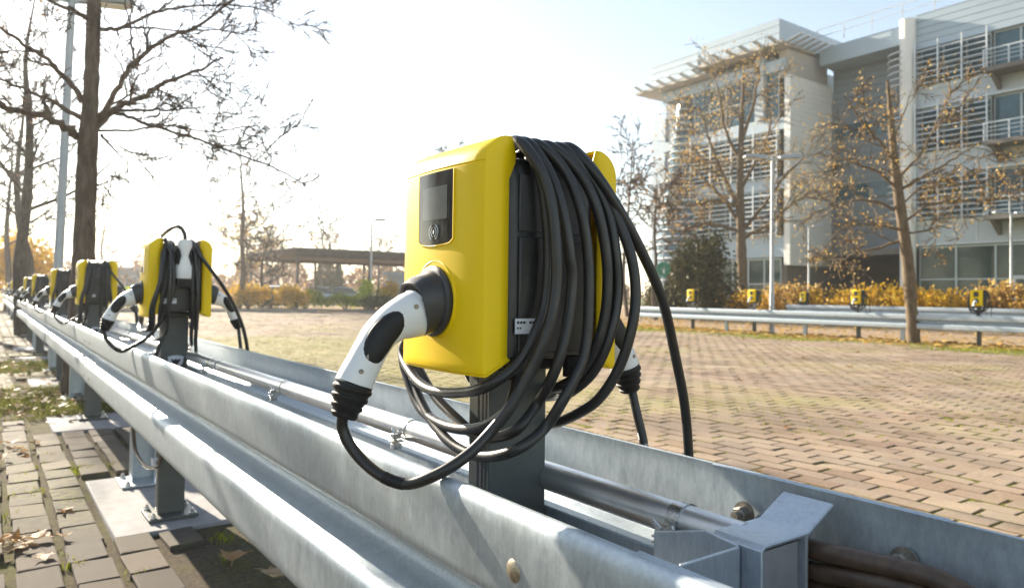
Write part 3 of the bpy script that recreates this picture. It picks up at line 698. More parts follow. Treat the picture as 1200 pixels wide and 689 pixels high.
def make_station(label, kind, loc, group):
    t = thing('charging_station', label, 'charger', loc, 0, group)
    # post and foot
    mb = MB(); mb.box(-.060, .050, -.040, .020, .0155, .905); po = mb.build('post', M['post'], t, 30, .003)
    gv = MB()
    for gy in (-.027, -.018, -.006): gv.box(-.0606, -.0598, gy - .0022, gy + .0022, .02, .90)
    gv.build('post_groove', M['collar'], po, 30)
    mb = MB(); mb.box(-.105, .095, -.11, .09, .002, .015); pl = mb.build('base_plate', M['post'], t, 30, .002)
    bb = MB()
    for x in (-.085, .075):
        for y in (-.09, .07): hexbolt(bb, (x, y, .0155), (0, 0, 1), .010, .012)
    bb.build('anchor_bolts', M['zinc'], pl, 30)
    # white shield badge low on the post
    bg_ = MB(); t_badge = kind != 'hero'; sh_ = [(.033, .0), (.030, -.025), (.018, -.048), (0, -.060), (-.018, -.048), (-.030, -.025), (-.033, .0), (-.018, .0045), (0, .006), (.018, .0045)]
    if t_badge:
        bg_.prism([(x, -.0412, .706 + z) for x, z in sh_], (0, .0010, 0)); bdg = bg_.build('badge', M['sticker'], t, 30)
        bm_ = MB(); st_ = [(0, -.004), (.004, -.013), (.014, -.010), (.021, -.006), (.016, -.020), (.010, -.028), (.004, -.040), (0, -.048), (-.004, -.040), (-.010, -.028), (-.016, -.020), (-.021, -.006), (-.014, -.010), (-.004, -.013)]
        bm_.prism([(x, -.0418, .704 + z) for x, z in st_], (0, .0005, 0)); bm_.build('badge_mark', M['print'], bdg, 30)
    # dark body between the shells
    mb = MB(); rr = []
    for z, s, dz in ((.905, .92, 0), (.910, 1, 0), (1.170, 1, 0), (1.186, .985, 0), (1.196, .95, 0), (1.2005, .88, 0)):
        rr.append([(x, y * s, z) for x, y in superell2(.092, .117, 7, 40)])
    mb.loft(rr); bd = mb.build('body', M['dark'], t, 40)
    for s in (-1, 1):
        mb = MB(); mb.box(-.066, .066, min(s * .1165, s * .1215), max(s * .1165, s * .1215), .915, 1.085); mb.build('side_cover', M['dark'], bd, 30, .003)
        mb = MB(); mb.box(-.066, .066, min(s * .1165, s * .1195), max(s * .1165, s * .1195), 1.092, 1.175); mb.build('side_vent', M['collar'], bd, 30, .003)
    mb = MB(); mb.box(-.074, -.018, -.1226, -.1216, .944, .966); st = mb.build('rating_label', M['sticker'], bd, 30)
    mb = MB()
    for k in range(9):
        x = -.071 + k * .0055
        if k != 3: mb.box(x, x + .004, -.1230, -.1227, .9585, .9620)
    for k in range(2): mb.box(-.071 + k * .0045, -.068 + k * .0045, -.1230, -.1227, .951, .9535)
    mb.build('label_print', M['print'], st, 30)
    mb = MB(); mb.box(-.058, .052, -.075, .075, .885, .9045); mb.build('post_cap', M['dark'], t, 30, .004)
    for gx in (-.055, .05):
        gl = MB(); gl.cyl((gx, -.100, .875), (gx, -.100, .906), .0125, 16); gl.build('cable_gland', M['rubber'], t, 40)
    for s in (-1, 1):
        mb = MB(); rg = shell_rings(s); mb.loft(rg, False)
        # close the bottom and the back of the cap
        n = len(rg[0])
        for ring in (rg[0], rg[-1]):
            vs = list(ring); mb.add(vs, [(i, i + 1, n - 2 - i, n - 1 - i) for i in range(n // 2 - 1) if i + 1 < n - 2 - i])
        sh = mb.build('shell', M['yellow'], t, 28, 0)
        sh.modifiers.new('solid', 'SOLIDIFY').thickness = .003
        sh.modifiers['solid'].offset = -1
        # screen panel with rounded foot, following the shell
        pn = MB()
        fx = lambda y: s * (.1285 + .0095 * (1 - (y / .113) ** 2))
        def patch(y0, y1, z0, z1, off, rb, nx=12, nz=14):
            vs = []; fs = []
            for j in range(nz + 1):
                for i in range(nx + 1):
                    u = i / nx * 2 - 1; y = (y0 + y1) / 2 + u * (y1 - y0) / 2
                    zb = z0 + rb * (u * u * .35 + .65 * max(0, abs(u) - .75) ** 2 * 16 * .6)
                    vs.append((fx(y) + s * off, y, zb + (z1 - zb) * j / nz))
            for j in range(nz):
                for i in range(nx): k = j * (nx + 1) + i; fs.append((k, k + 1, k + nx + 2, k + nx + 1))
            return vs, fs
        pn.add(*patch(-.0505, .0505, 1.074, 1.184, .0012, .012)); pno = pn.build('screen_panel', M['gloss'], t, 40, 0)
        rim = MB(); pv, _ = patch(-.0522, .0522, 1.0722, 1.184, .0006, .0122)
        rim.tube([pv[k] for k in [13 * 13 + 13 * 0 - 0] if False] or [pv[13 * j] for j in range(14, -1, -1)] + [pv[i] for i in range(13)] + [pv[13 * j + 12] for j in range(15)], .0013, 6)
        rim.build('panel_rim', M['yellow'], pno, 60)
        ds = MB(); ds.add(*patch(-.037, .037, 1.112, 1.162, .0018, 0, 6, 4)); ds.build('display', M['display'], pno, 40)
        lg = MB(); cy, cz = 0.0, 1.0935
        dot = [(fx(0) + s * .0022, cy + .0022 * math.cos(a * math.pi / 5), cz + .0032 * math.sin(a * math.pi / 5)) for a in range(10)]
        lg.prism(dot, (s * .0004, 0, 0))
        for rr_, zz in ((.0075, .0068), (.0130, .0105)):
            for sd_ in (-1, 1):
                arc = []
                for k in range(13):
                    a = R(-62 + 124 * k / 12); y = cy + sd_ * rr_ * math.cos(a) ; z = cz + zz * 1.15 * math.sin(a)
                    arc.append((fx(y) + s * .0021, y, z))
                lg.tube(arc, .00085, 5)
        lg.build('contactless_symbol', M['ink'], pno, 60)
        add_connector(t, s)
    # cables
    if kind == 'hero':
        for nm in ('L1', 'B', 'C', 'G', 'D1', 'D2', 'E'): add_cable(t, 'cable_loop', CAB[nm])
    else:
        rg = random.Random(5 if kind == 'parked' else 9)
        xs = (-.068, -.058, -.048, -.036, .026, .040, .052, .064) if kind == 'parked' else (-.070, -.055, -.042, -.03, -.015, .02, .036, .05, .065)
        for i, x in enumerate(xs):
            sg = -1 if x < 0 else 1
            dx = sg * rg.uniform(.0, .05) - .01; zb = rg.uniform(.72, .86); by = rg.uniform(.15, .185)
            add_cable(t, 'cable_loop', [(x, .06, 1.216), (x, -.06, 1.216), (x, -.122, 1.196), (x + dx * .3, -.14 - .01 * (i % 3), 1.16), (x + dx * .7, -by, 1.03), (x + dx * 1.2, -by + .005, .93), (x + dx * 1.2, -by * .8, (zb + .9) / 2 - .02), (x + dx + sg * .02, -.06, zb), (x + dx + sg * .02, .06, zb), (x + dx, by * .9, (zb + .9) / 2), (x + dx * .6, by, 1.03), (x, .158, 1.14), (x, .122, 1.196), (x, .06, 1.216)])
        if kind == 'parked':
            parked_plug(t)
            add_cable(t, 'cable_loop', [(.002, -.168, 1.21), (.0, -.165, 1.245), (-.012, -.14, 1.275), (-.03, -.09, 1.28), (-.045, -.03, 1.265), (-.05, .06, 1.25)])
            add_cable(t, 'cable_loop', [(-.055, -.10, .876), (-.06, -.12, .83), (-.09, -.125, .74), (-.10, -.10, .66), (-.085, -.03, .62)])
    add_cable(t, 'charging_cable', CAB['A'])
    add_cable(t, 'charging_cable', CAB['F'])
    # printed tag and tape band on the cables
    tp = MB(); q = CAB['F'][-3]; q2 = CAB['F'][-2]
    tp.tube([q, tuple(np.array(q) * .55 + np.array(q2) * .45)], .0079, 12); tp.build('cable_tag', M['sticker'], t, 50)
    ta = smooth_pts(spline(CAB['A'], 9), 3); k0 = len(ta) - 9 * 5
    tb = MB(); tb.tube(ta[k0:k0 + 9], .0086, 14); tb.build('tape_band', M['rubber'], t, 60)
    return t

def superell2(a, b, p, n):
    out = []
    for k in range(n):
        th = 2 * math.pi * (k + .5) / n; c, s = math.cos(th), math.sin(th)
        out.append((a * math.copysign(abs(c) ** (2 / p), c), b * math.copysign(abs(s) ** (2 / p), s)))
    return out

G1 = 'yellow charging stations on the near guardrail'
hero = make_station('largest yellow charging station, nearest the camera, thick black cable coiled over its side', 'hero', (NEAR_X, .96, 0), G1)
second = make_station('second nearest yellow charging station, with a white connector parked upright on its cable side', 'parked', (NEAR_X, 3.55, 0), G1)
third = make_station('third yellow charging station along the near guardrail, just in front of the thick tree trunk', 'plain', (NEAR_X, 6.52, 0), G1)
for y, lab in ((9.5, 'fourth yellow charging station along the near guardrail, right beside the leaning lamp post'),
               (13.75, 'fifth yellow charging station along the near guardrail, just left of the lamp post'),
               (17.1, 'sixth yellow charging station along the near guardrail, left of the lamp post'),
               (21.9, 'seventh yellow charging station along the near guardrail, small in the distance'),
               (27.3, 'eighth yellow charging station along the near guardrail, next to last in the row'),
               (34.5, 'smallest and farthest yellow charging station at the end of the near guardrail')):
    c = copy_tree(third); c.location = (NEAR_X, y, 0); c['label'] = lab
G2 = 'yellow charging stations on the far guardrails'
FAR_X = 17.4
for y, lab in ((14.68, 'small yellow charging station at the far left of the far guardrail, before the dark evergreen'),
               (12.5, 'small yellow charging station on the far guardrail, at the foot of the big orange tree'),
               (9.5, 'small yellow charging station on the far guardrail, left of the leaning tree trunk'),
               (6.82, 'small yellow charging station on the far guardrail, right of the leaning tree trunk')):
    c = copy_tree(third); c.location = (FAR_X, y, 0); c['label'] = lab; c['group'] = G2
c = copy_tree(third); c.location = (25.0, 15.75, 0); c['label'] = 'yellow charging station on the rearmost guardrail, between two lamp posts'; c['group'] = G2

fr = guardrail('guardrail', 'far galvanised guardrail on the other side of the brick car park', FAR_X, -8, 17.0, [], [15.6, 13.4, 10.9, 8.4, 5.6, 3, 0, -3], 'double guardrails of the car park', False)
fr.location.z = -.09
guardrail('guardrail', 'rearmost galvanised guardrail before the golden hedge and office building', 25.0, -6, 16.4, [], [15, 12, 9, 6, 3, 0], 'double guardrails of the car park', False)

# concrete pads under the posts
def pad(x0, x1, y0, y1, label):
    mb = MB(); mb.box(x0, x1, y0, y1, -.10, -.001)
    return tag(mb.build('concrete_pad', M['concrete'], None, 30, .006), label, 'concrete pad', 'concrete pads under the guardrail posts')
pad(.434, .93, 3.33, 4.40, 'large pale concrete pad carrying a grey post and a galvanised post, nearest the camera')
pad(.39, .93, 6.02, 6.78, 'pale concrete pad under the third charging station, beside the grass strip')
pad(.37, .93, 8.72, 9.75, 'pale concrete pad just behind the grass strip and tree trunk')
pad(.33, .93, 12.05, 12.9, 'pale concrete pad beyond the second grass strip, small')
pad(.36, .93, 14.3, 15.2, 'farthest pale concrete pad in the row')
for y, lab in ((6.82, 'concrete pad at far guardrail right of the leaning tree'), (9.5, 'concrete pad at far guardrail left of the leaning tree'), (12.6, 'concrete pad at far guardrail before the big orange tree'), (14.9, 'concrete pad at left end of the far guardrail')):
    pad(FAR_X - .3, FAR_X + .3, y - .6, y + .5, lab)

# ------------------------------------------------------------------ ground
def sheet(name, x0, x1, y0, y1, z, mat, kind='structure'):
    o = np_obj(name, [(x0, y0, z), (x1, y0, z), (x1, y1, z), (x0, y1, z)], [(0, 1, 2, 3)], mat); o['kind'] = kind; return o
sheet('ground', -1500, 1500, -600, 3000, -.060, M['turf'])
sheet('soil', -6, .95, -4, 70, -.022, M['gravel'])
sheet('joint_bed', .95, 17.05, -12, 36, -.005, M['soil'])
sheet('lane', 17.05, 31, -20, 70, -.012, M['lane'])
sheet('car_park', -30, 17.05, 36, 60, -.012, M['lane'])
sheet('car_park', 17.05, 60, 31, 120, -.008, M['lane'])

def bricks(name, x0, x1, y0, y1, px, py, gx, gy, mat, bond=True, drop=None, htol=.0022, bottom=-.014, jit=.004, ins=.0028):
    nx = int((x1 - x0) / px); ny = int((y1 - y0) / py)
    ix, iy = np.meshgrid(np.arange(nx), np.arange(ny + 1), indexing='ij'); ix = ix.ravel(); iy = iy.ravel(); n = len(ix)
    cx = x0 + (ix + .5) * px + rs.normal(0, jit * .5, n)
    cy = y0 + iy * py + (.5 * py * (ix % 2) if bond else 0) + rs.normal(0, jit, n)
    cz = rs.normal(0, htol * .6, n); tx = rs.normal(0, htol * 1.2, n); ty = rs.normal(0, htol * 1.2, n); rot = rs.normal(0, .012, n)
    keep = np.ones(n, bool)
    if drop is not None: keep = ~drop(cx, cy)
    cx, cy, cz, tx, ty, rot = (a[keep] for a in (cx, cy, cz, tx, ty, rot)); n = len(cx)
    hx, hy = (px - gx) / 2, (py - gy) / 2
    V = np.zeros((n, 12, 3)); sgn = [(-1, -1), (1, -1), (1, 1), (-1, 1)]
    for lev, (i_, z_) in enumerate(((ins, 0), (0, -ins * .6), (0, bottom))):
        for k, (sx, sy) in enumerate(sgn):
            lx = sx * (hx - i_ + rs.normal(0, .0012, n)); ly = sy * (hy - i_ + rs.normal(0, .0015, n))
            V[:, lev * 4 + k, 0] = cx + lx - ly * rot; V[:, lev * 4 + k, 1] = cy + ly + lx * rot
            V[:, lev * 4 + k, 2] = (cz + tx * sx * .5 + ty * sy * .5 + z_) if lev < 2 else bottom
    base = (np.arange(n) * 12)[:, None]
    quads = [(0, 1, 2, 3)] + [(k + 4, (k + 1) % 4 + 4, (k + 1) % 4, k) for k in range(4)] + [(k + 8, (k + 1) % 4 + 8, (k + 1) % 4 + 4, k + 4) for k in range(4)]
    Fq = np.concatenate([base + np.array(q)[None, :] for q in quads], 0)
    r = np.tile(rs.uniform(0, 1, n), len(quads))
    o = np_obj(name, V.reshape(-1, 3), Fq, mat, None, r); o['kind'] = 'structure'; return o
bricks('brick_paving', .98, 17.05, -4, 36, .1465, .2500, .017, .018, M['brick'])
# left side paving: long blocks in rows with gravel gaps
def left_drop(x, y):
    d = ((y > 6.72) & (y < 8.75) & (x > -1.2)) | ((y > 10.4) & (y < 12.0) & (x > -2.0))
    for a, b, c_, d_ in ((.40, .95, 3.30, 4.43), (.36, .95, 5.98, 6.80), (.34, .95, 8.68, 9.78), (.30, .95, 12.0, 12.95), (.33, .95, 14.25, 15.25)):
        d |= (x > a - .03) & (x < b) & (y > c_ - .06) & (y < d_ + .06)
    d |= (x > .86) | ((rs.uniform(0, 1, len(x)) < .02))
    d |= (x > .58) & (y < 3.3) & (rs.uniform(0, 1, len(x)) < .75)
    return d
bricks('block_paving', -3.05, .95, .6, 36, .165, .2385, .034, .009, M['paver'], False, left_drop, .003, -.03, .005, .004)

# grass blades, moss tufts
def blades(name, pts, h, w, mat, lean=.5):
    n = len(pts); a = rs.uniform(0, 2 * math.pi, n); hh = h * rs.uniform(.4, 1.2, n)
    d = np.stack([np.cos(a), np.sin(a), np.zeros(n)], 1); l = np.stack([-np.sin(a), np.cos(a), np.zeros(n)], 1)
    ln = rs.uniform(-lean, lean, n)[:, None]
    V = np.zeros((n, 4, 3)); V[:, 0] = pts - d * w / 2; V[:, 1] = pts + d * w / 2
    mid = pts + l * ln * hh[:, None] * .35 + np.array([0, 0, 1]) * hh[:, None] * .6
    V[:, 2] = mid + d * w * .35; V[:, 3] = pts + l * ln * hh[:, None] + np.array([0, 0, 1]) * hh[:, None]
    o = np_obj(name, V.reshape(-1, 3), (np.arange(n) * 4)[:, None] + np.arange(4)[None], mat, None, rs.uniform(0, 1, n)); o['kind'] = 'stuff'; return o
P1 = np.stack([rs.uniform(-1.3, 1.1, 26000), rs.uniform(6.7, 8.8, 26000), np.full(26000, -.022)], 1)
dens = np.sin(P1[:, 0] * 5 + 1) * np.sin(P1[:, 1] * 4.3) + rs.normal(0, .6, 26000)
P1 = P1[dens > .1]
P2 = np.stack([rs.uniform(-2.2, 1.0, 9000), rs.uniform(10.4, 12.0, 9000), np.full(9000, -.022)], 1)
blades('grass', np.concatenate([P1, P2]), .075, .006, M['grass'])
# moss and small grass in the joints of the block paving
T = []
for k in range(420):
    i = rs.randint(0, 24); x = -3.05 + (i) * .165 + rs.normal(0, .012); y = rs.uniform(1.2, 10)
    if rs.uniform() < .45: x += rs.uniform(-.08, .08); y = .6 + round((y - .6) / .2385) * .2385 - .119 + rs.normal(0, .01)
    if math.sin(x * 3.1 + y * 1.7) + math.sin(y * 2.9 - x) + rs.normal(0, .5) < .1: continue
    m = rs.randint(15, 70); T.append(np.stack([x + rs.normal(0, .022, m), y + rs.normal(0, .03, m), np.full(m, -.018)], 1))
blades('moss', np.concatenate(T), .028, .004, M['moss'], .9)
# moss along the joints of the brick car park
n = 110000
x = .98 + np.round(rs.uniform(0, 75, n)) * .1465 + rs.normal(0, .006, n); y = rs.uniform(-1, 22, n)
hd = rs.uniform(0, 1, n) < .35
x = np.where(hd, rs.uniform(1.0, 12, n), x)
row = np.floor((x - .98) / .1465)
y = np.where(hd, -4 + np.round((y + 4) / .25) * .25 + .125 + .125 * (row % 2) + rs.normal(0, .006, n), y)
f = np.sin(x * .9 + 1.3) * np.sin(y * .75 + .4) + .55 * np.sin(x * 2.7 - y * 1.9) + rs.normal(0, .35, n)
keep = (f + 1.6 * np.exp(-(((x - 3.6) / 3.0) ** 2 + ((y - 11) / 6.5) ** 2))) > .55
blades('joint_moss', np.stack([x[keep], y[keep], np.full(keep.sum(), -.008)], 1), .017, .014, M['moss'], 1.2)
# moss strip along the far guardrail
n = 22000
q = np.stack([rs.uniform(15.2, 17.3, n), rs.uniform(2, 22, n), np.zeros(n)], 1)
q = q[(np.sin(q[:, 1] * 1.3) + rs.normal(0, .8, n) + (q[:, 0] - 15.6)) > .3]
blades('moss_strip', q, .03, .02, M['moss'], 1.2)

# ------------------------------------------------------------------ fallen leaves
def leaf_outline(k):
    r = random.Random(k); out = []
    lob = [(0, 1.0), (38, .52), (62, .92), (92, .48), (120, .66), (150, .34), (180, .22), (210, .34), (240, .66), (268, .48), (298, .92), (322, .52)]
    for a, rr in lob: out.append((math.sin(R(a)) * rr * r.uniform(.85, 1.12), math.cos(R(a)) * rr * r.uniform(.85, 1.12)))
    return out
leaf_meshes = []
for k in range(6):
    ol = leaf_outline(k); r = random.Random(k + 50); cu = r.uniform(.25, .7); tw = r.uniform(-.5, .5)
    zf = lambda x, y: cu * (abs(x) ** 1.5) * .8 + tw * x * y * .6 + .10 * math.sin(5 * x + 3 * y + k) + .03
    mb = MB(); vs = [(0, 0, zf(0, 0))]; fs = []; n = len(ol)
    for ring in (.45, .75, 1.0):
        for x, y in ol: vs.append((x * ring, y * ring, zf(x * ring, y * ring)))
    for j in range(n):
        j2 = (j + 1) % n; fs.append((0, 1 + j, 1 + j2))
        for q_ in range(2): fs.append((1 + q_ * n + j, 1 + (q_ + 1) * n + j, 1 + (q_ + 1) * n + j2, 1 + q_ * n + j2))
    mb.add(vs, fs); mb.tube([(0, -.2, zf(0, -.2)), (.03, -.7, .05), (.08, -1.1, .02)], [.03, .025, .02], 4)
    o = mb.build('fallen_leaf', M['dryleaf'], None, 70, 0, True, False); leaf_meshes.append(o)
def place_leaf(i, x, y, z, s, label, group):
    src = leaf_meshes[i % 6]
    o = src if src.get('label') is None else src.copy()
    if o is not src: COL.objects.link(o)
    o.location = (x, y, z); o.scale = (s, s, s); o.rotation_euler = (rnd.uniform(-.25, .25), rnd.uniform(-.25, .25), rnd.uniform(0, 6.3)); tag(o, label, 'leaf', group)
    return o
GL = 'fallen leaves on the paving'
place_leaf(0, .765, 2.80, .012, .082, 'large curled tan maple leaf lying beside the lower edge of the front guardrail beam', GL)
place_leaf(1, .83, 2.60, .010, .06, 'brown leaf half hidden under the front guardrail beam at the bottom edge', GL)
place_leaf(2, .30, 3.83, .004, .05, 'dry leaf lying in the gravel gap by the corner of the nearest concrete pad', GL)
for k in range(26):
    x = rs.normal(.13, .06); y = rs.normal(3.42, .07)
    if k > 8: x = rs.normal(.12, .07); y = rs.normal(5.35, .16)
    if k > 18: x = rs.uniform(-.6, .3); y = rs.uniform(3.2, 6.6)
    place_leaf(k, x, y, .008 + .02 * (k < 19) * rs.uniform(), rs.uniform(.04, .06), 'small dry brown leaf scattered on the block paving at left', GL)
for k in range(150):
    x = rs.uniform(-1.0, .95); y = rs.uniform(6.7, 12.2)
    place_leaf(k, x, y, .01 + .02 * rs.uniform(), rs.uniform(.03, .055), 'brown leaf lying in the grass strip under the guardrail', 'fallen leaves in the grass strip')
for k in range(60):
    x = 1.6 + 15 * rs.uniform() ** 1.0; y = rs.uniform(.5, 16)
    if k == 0: x, y = 3.6, 2.55
    place_leaf(k, x, y, .006, rs.uniform(.035, .06) + .03 * (x > 8), 'small dry leaf lying on the brick car park', 'fallen leaves on the brick car park')
def litter(name, n, fx_, size, mat):
    c = fx_(n); a = rs.uniform(0, 6.28, n); t1 = rs.uniform(-.6, .6, n); s = size * rs.uniform(.6, 1.4, n)
    u = np.stack([np.cos(a), np.sin(a), t1 * .5], 1) * s[:, None]; v = np.stack([-np.sin(a), np.cos(a), rs.uniform(-.5, .5, n)], 1) * s[:, None] * .7
    V = np.stack([c - u, c - v * .9, c + u, c + v], 1).reshape(-1, 3)
    o = np_obj(name, V, (np.arange(n) * 4)[:, None] + np.arange(4)[None], mat, None, rs.uniform(0, 1, n)); o['kind'] = 'stuff'; return o
litter('leaf_litter', 5200, lambda n: np.stack([np.where(rs.uniform(0, 1, n) < .65, rs.normal(17.35, .55, n), rs.uniform(17, 27, n)), rs.uniform(-2, 24, n), rs.uniform(.01, .05, n)], 1), .075, M['leaf_orange'])

litter('strip_leaf_litter', 900, lambda n: np.stack([rs.uniform(-1.3, .95, n), np.where(rs.uniform(0, 1, n) < .75, rs.normal(7.7, .6, n), rs.uniform(10.3, 12.1, n)), rs.uniform(.0, .045, n)], 1), .032, M['leaf_rust'])
# ------------------------------------------------------------------ trees and shrubs
def leaves(name, C, size, mat, parent, flat=0.0, rgen=None):
    C = np.asarray(C, float); n = len(C)
    u = rs.normal(0, 1, (n, 3)); u /= np.linalg.norm(u, axis=1)[:, None]
    v = np.cross(u, rs.normal(0, 1, (n, 3))); v /= np.linalg.norm(v, axis=1)[:, None] + 1e-9
    s = (size * rs.uniform(.6, 1.3, n))[:, None]
    V = np.stack([C - u * s, C - v * s * .55, C + u * s, C + v * s * .55], 1).reshape(-1, 3)
    return np_obj(name, V, (np.arange(n) * 4)[:, None] + np.arange(4)[None], mat, parent, rs.uniform(0, 1, n))

RMIN = .002
def grow(mb, tips, rg, p, d, L, r, level, maxl, kids=4, wob=.25, trop=.05, ratio=.55, sides=4, spread=.9):
    n = 4 if level < maxl else 3
    pts = [np.array(p, float)]; d = unit(d)
    for i in range(n):
        d = unit(d + np.array([rg.gauss(0, wob), rg.gauss(0, wob), rg.gauss(0, wob) + trop]))
        pts.append(pts[-1] + d * L / n)
    rad = [max(r * (1 - .7 * i / n), RMIN) for i in range(n + 1)]
    mb.tube(pts, rad, sides if level < 2 else 3, False)
    sub(mb, tips, rg, pts, rad, level, maxl, L, kids, wob, trop, ratio, sides, spread)
def sub(mb, tips, rg, pts, rad, level, maxl, L, kids, wob, trop, ratio, sides, spread, f0=.2):
    if level >= maxl: tips.append((pts[-1], pts[-2])); return
    for k in range(kids):
        f = f0 + (1 - f0) * (k + rg.random()) / kids; i = min(int(f * (len(pts) - 1)), len(pts) - 2); fr = f * (len(pts) - 1) - i
        q = pts[i] * (1 - fr) + pts[i + 1] * fr; t = unit(pts[i + 1] - pts[i])
        o = np.array([rg.gauss(0, 1), rg.gauss(0, 1), rg.gauss(0, 1)]); o = unit(o - t * np.dot(o, t))
        nd = unit(t + o * spread * rg.uniform(.6, 1.2)); rr = rad[i] * .5
        grow(mb, tips, rg, q, nd, L * ratio * rg.uniform(.6, 1.2), rr, level + 1, maxl, kids, wob, trop, ratio, sides, spread)

def tree_from(label, loc, trunk, trad, limbs, lr_scale, seed, maxl, kids, leafn, leafs, leafmat, bark_m, twigL=.5, group=None, leaf_spread=.15, name='tree', wob=.22, trop=.03, auto_top=True, spread=.8, ratio=.55):
    global RMIN
    RMIN = (.72 if bark_m is M['bark2'] else 1.0) * max(.0022, min(.00060, .00078 - .000006 * math.hypot(loc[0], loc[1])) * math.hypot(loc[0], loc[1]))
    t = thing(name, label, 'tree', loc, 0, group); rg = random.Random(seed)
    mb = MB(); tp = [np.array(p, float) for p in spline(trunk, 5)]
    rad = list(np.interp(np.linspace(0, 1, len(tp)), np.linspace(0, 1, len(trad)), trad))
    rad = [r * (1 + .05 * rg.gauss(0, 1)) for r in rad]
    mb.tube(tp, rad, 16, True); mb.build('trunk', bark_m, t, 80)
    br = MB(); tips = []
    for pts, r in limbs:
        sp = [np.array(p, float) for p in spline(pts, 5)]
        sp = [p + np.array([rg.gauss(0, 1), rg.gauss(0, 1), rg.gauss(0, 1)]) * r * .25 for p in sp]
        L = sum(np.linalg.norm(sp[i + 1] - sp[i]) for i in range(len(sp) - 1))
        rd = [r * lr_scale * (1 - .72 * i / (len(sp) - 1)) for i in range(len(sp))]
        br.tube(sp, rd, 8, False)
        k2 = max(3, int(kids * L / twigL / 2.2))
        sub(br, tips, rg, sp, rd, 0, maxl, twigL * 2, k2 if maxl < 2 else k2, wob, trop, ratio, 4, spread) if False else None
        for k in range(k2):
            f = .15 + .85 * (k + rg.random()) / k2; i = min(int(f * (len(sp) - 1)), len(sp) - 2)
            q = sp[i]; tt = unit(sp[i + 1] - sp[i]); o = np.array([rg.gauss(0, 1), rg.gauss(0, 1), rg.gauss(0, 1)]); o = unit(o - tt * np.dot(o, tt))
            grow(br, tips, rg, q, unit(tt + o * spread), twigL * rg.uniform(.5, 1.3), rd[i] * .5, 1, maxl, kids, wob, trop, ratio, 4, spread)
    br.build('branches', bark_m, t, 80, 0, True, False)
    if leafn:
        C = []
        for _ in range(leafn):
            a, b = tips[rg.randrange(len(tips))]; f = rg.random()
            C.append(a * f + b * (1 - f) + np.array([rg.gauss(0, 1), rg.gauss(0, 1), rg.gauss(0, 1)]) * leaf_spread)
        leaves('leaves', C, leafs, leafmat, t)
    return t

def auto_tree(label, loc, H, r0, seed, nl, maxl, kids, leafn, leafs, leafmat, bark_m, twigL, cs=.3, up=.6, wide=.45, group=None, leaf_spread=.2, name='tree', lean=(0, 0), spread=.8):
    rg = random.Random(seed)
    tr = [(lean[0] * f * H + rg.gauss(0, .012) * H * (f > 0), lean[1] * f * H + rg.gauss(0, .012) * H * (f > 0), f * H) for f in (0, .2, .4, .6, .8, 1)]
    sp = spline(tr, 5); limbs = []
    for k in range(nl):
        f = cs + (.97 - cs) * (k + rg.random() * .8) / nl; p = sp[int(f * (len(sp) - 1))]; a = k * 2.4 + rg.uniform(-.4, .4)
        L = H * wide * (1.05 - .75 * f) * rg.uniform(.75, 1.2); e = up * rg.uniform(.6, 1.3)
        d = np.array([math.cos(a), math.sin(a), e]); d2 = np.array([math.cos(a + .3), math.sin(a + .3), e + .5])
        q1 = p + unit(d) * L * .5; limbs.append(([tuple(p), tuple(q1), tuple(q1 + unit(d2) * L * .5)], max(r0 * (1 - f) * .6, r0 * .14)))
    return tree_from(label, loc, tr, [r0 * 1.15, r0, r0 * .85, r0 * .62, r0 * .36, r0 * .1], limbs, 1.0, seed, maxl, kids, leafn, leafs, leafmat, bark_m, twigL, group, leaf_spread, name, spread=spread)

tree_from('bare brown street tree with thick trunk rising between the guardrail beams at left', (.673, 8.009, 0), TRUNK, [.115, .105, .10, .098, .094, .088, .075, .066, .06, .05], LIMBS, .85, 3, 3, 5, 300, .02, M['leaf_rust'], M['bark'], .5, leaf_spread=.02, wob=.2, spread=.75)
for lab, loc, H, sd_ in (('dark bare street tree left of the lamp post, second in the near row', (.60, 19.0, 0), 7.5, 21),
                         ('dark bare street tree at the left edge, third in the near row', (.70, 27.6, 0), 8, 22),
                         ('farthest dark bare street tree at the left end of the near row', (.66, 38.5, 0), 8, 23),
                         ('dark bare tree outside the rail at the far left edge', (-1.1, 26.0, 0), 8, 24)):
    auto_tree(lab, loc, H, .12, sd_, 13, 3, 3, 250, .035, M['leaf_rust'], M['bark_dark'], .7, .36, .7, .36, 'bare street trees in the near row', .1, spread=.9)

tree_from('bare leaning street tree with few orange leaves, growing at the far guardrail', (17.315, 8.137, 0), TR2, [.15, .13, .125, .12, .10, .075, .05, .03], LIMB2, .75, 5, 3, 5, 1700, .034, M['leaf_orange'], M['bark2'], .85, leaf_spread=.09, wob=.2, spread=.8)
tree_from('tall spreading tree thinly covered in orange leaves before the office building', (31.3, 23.08, 0), TR3, [.27, .25, .24, .22, .19, .15, .12, .07, .03], LIMB3, .8, 6, 3, 5, 5200, .062, M['leaf_orange'], M['bark2'], 1.9, leaf_spread=.3, wob=.2, spread=.85)
auto_tree('dark thin trunked bare tree beside the left corner of the office building', (23.1, 21.5, 0), 6.2, .09, 31, 12, 3, 4, 420, .07, M['leaf_rust'], M['bark'], .8, .45, .55, .5)
auto_tree('slender bare tree with fine branches right behind the nearest charging station coil', (25.5, 25.6, 0), 9.2, .09, 32, 18, 3, 3, 120, .06, M['leaf_rust'], M['bark'], .8, .3, 1.0, .32)
auto_tree('bare fine twigged tree seen left of the nearest charging station', (21.5, 36.5, 0), 9.5, .08, 33, 14, 3, 3, 0, .05, M['leaf_rust'], M['bark'], .9, .45, 1.0, .35)
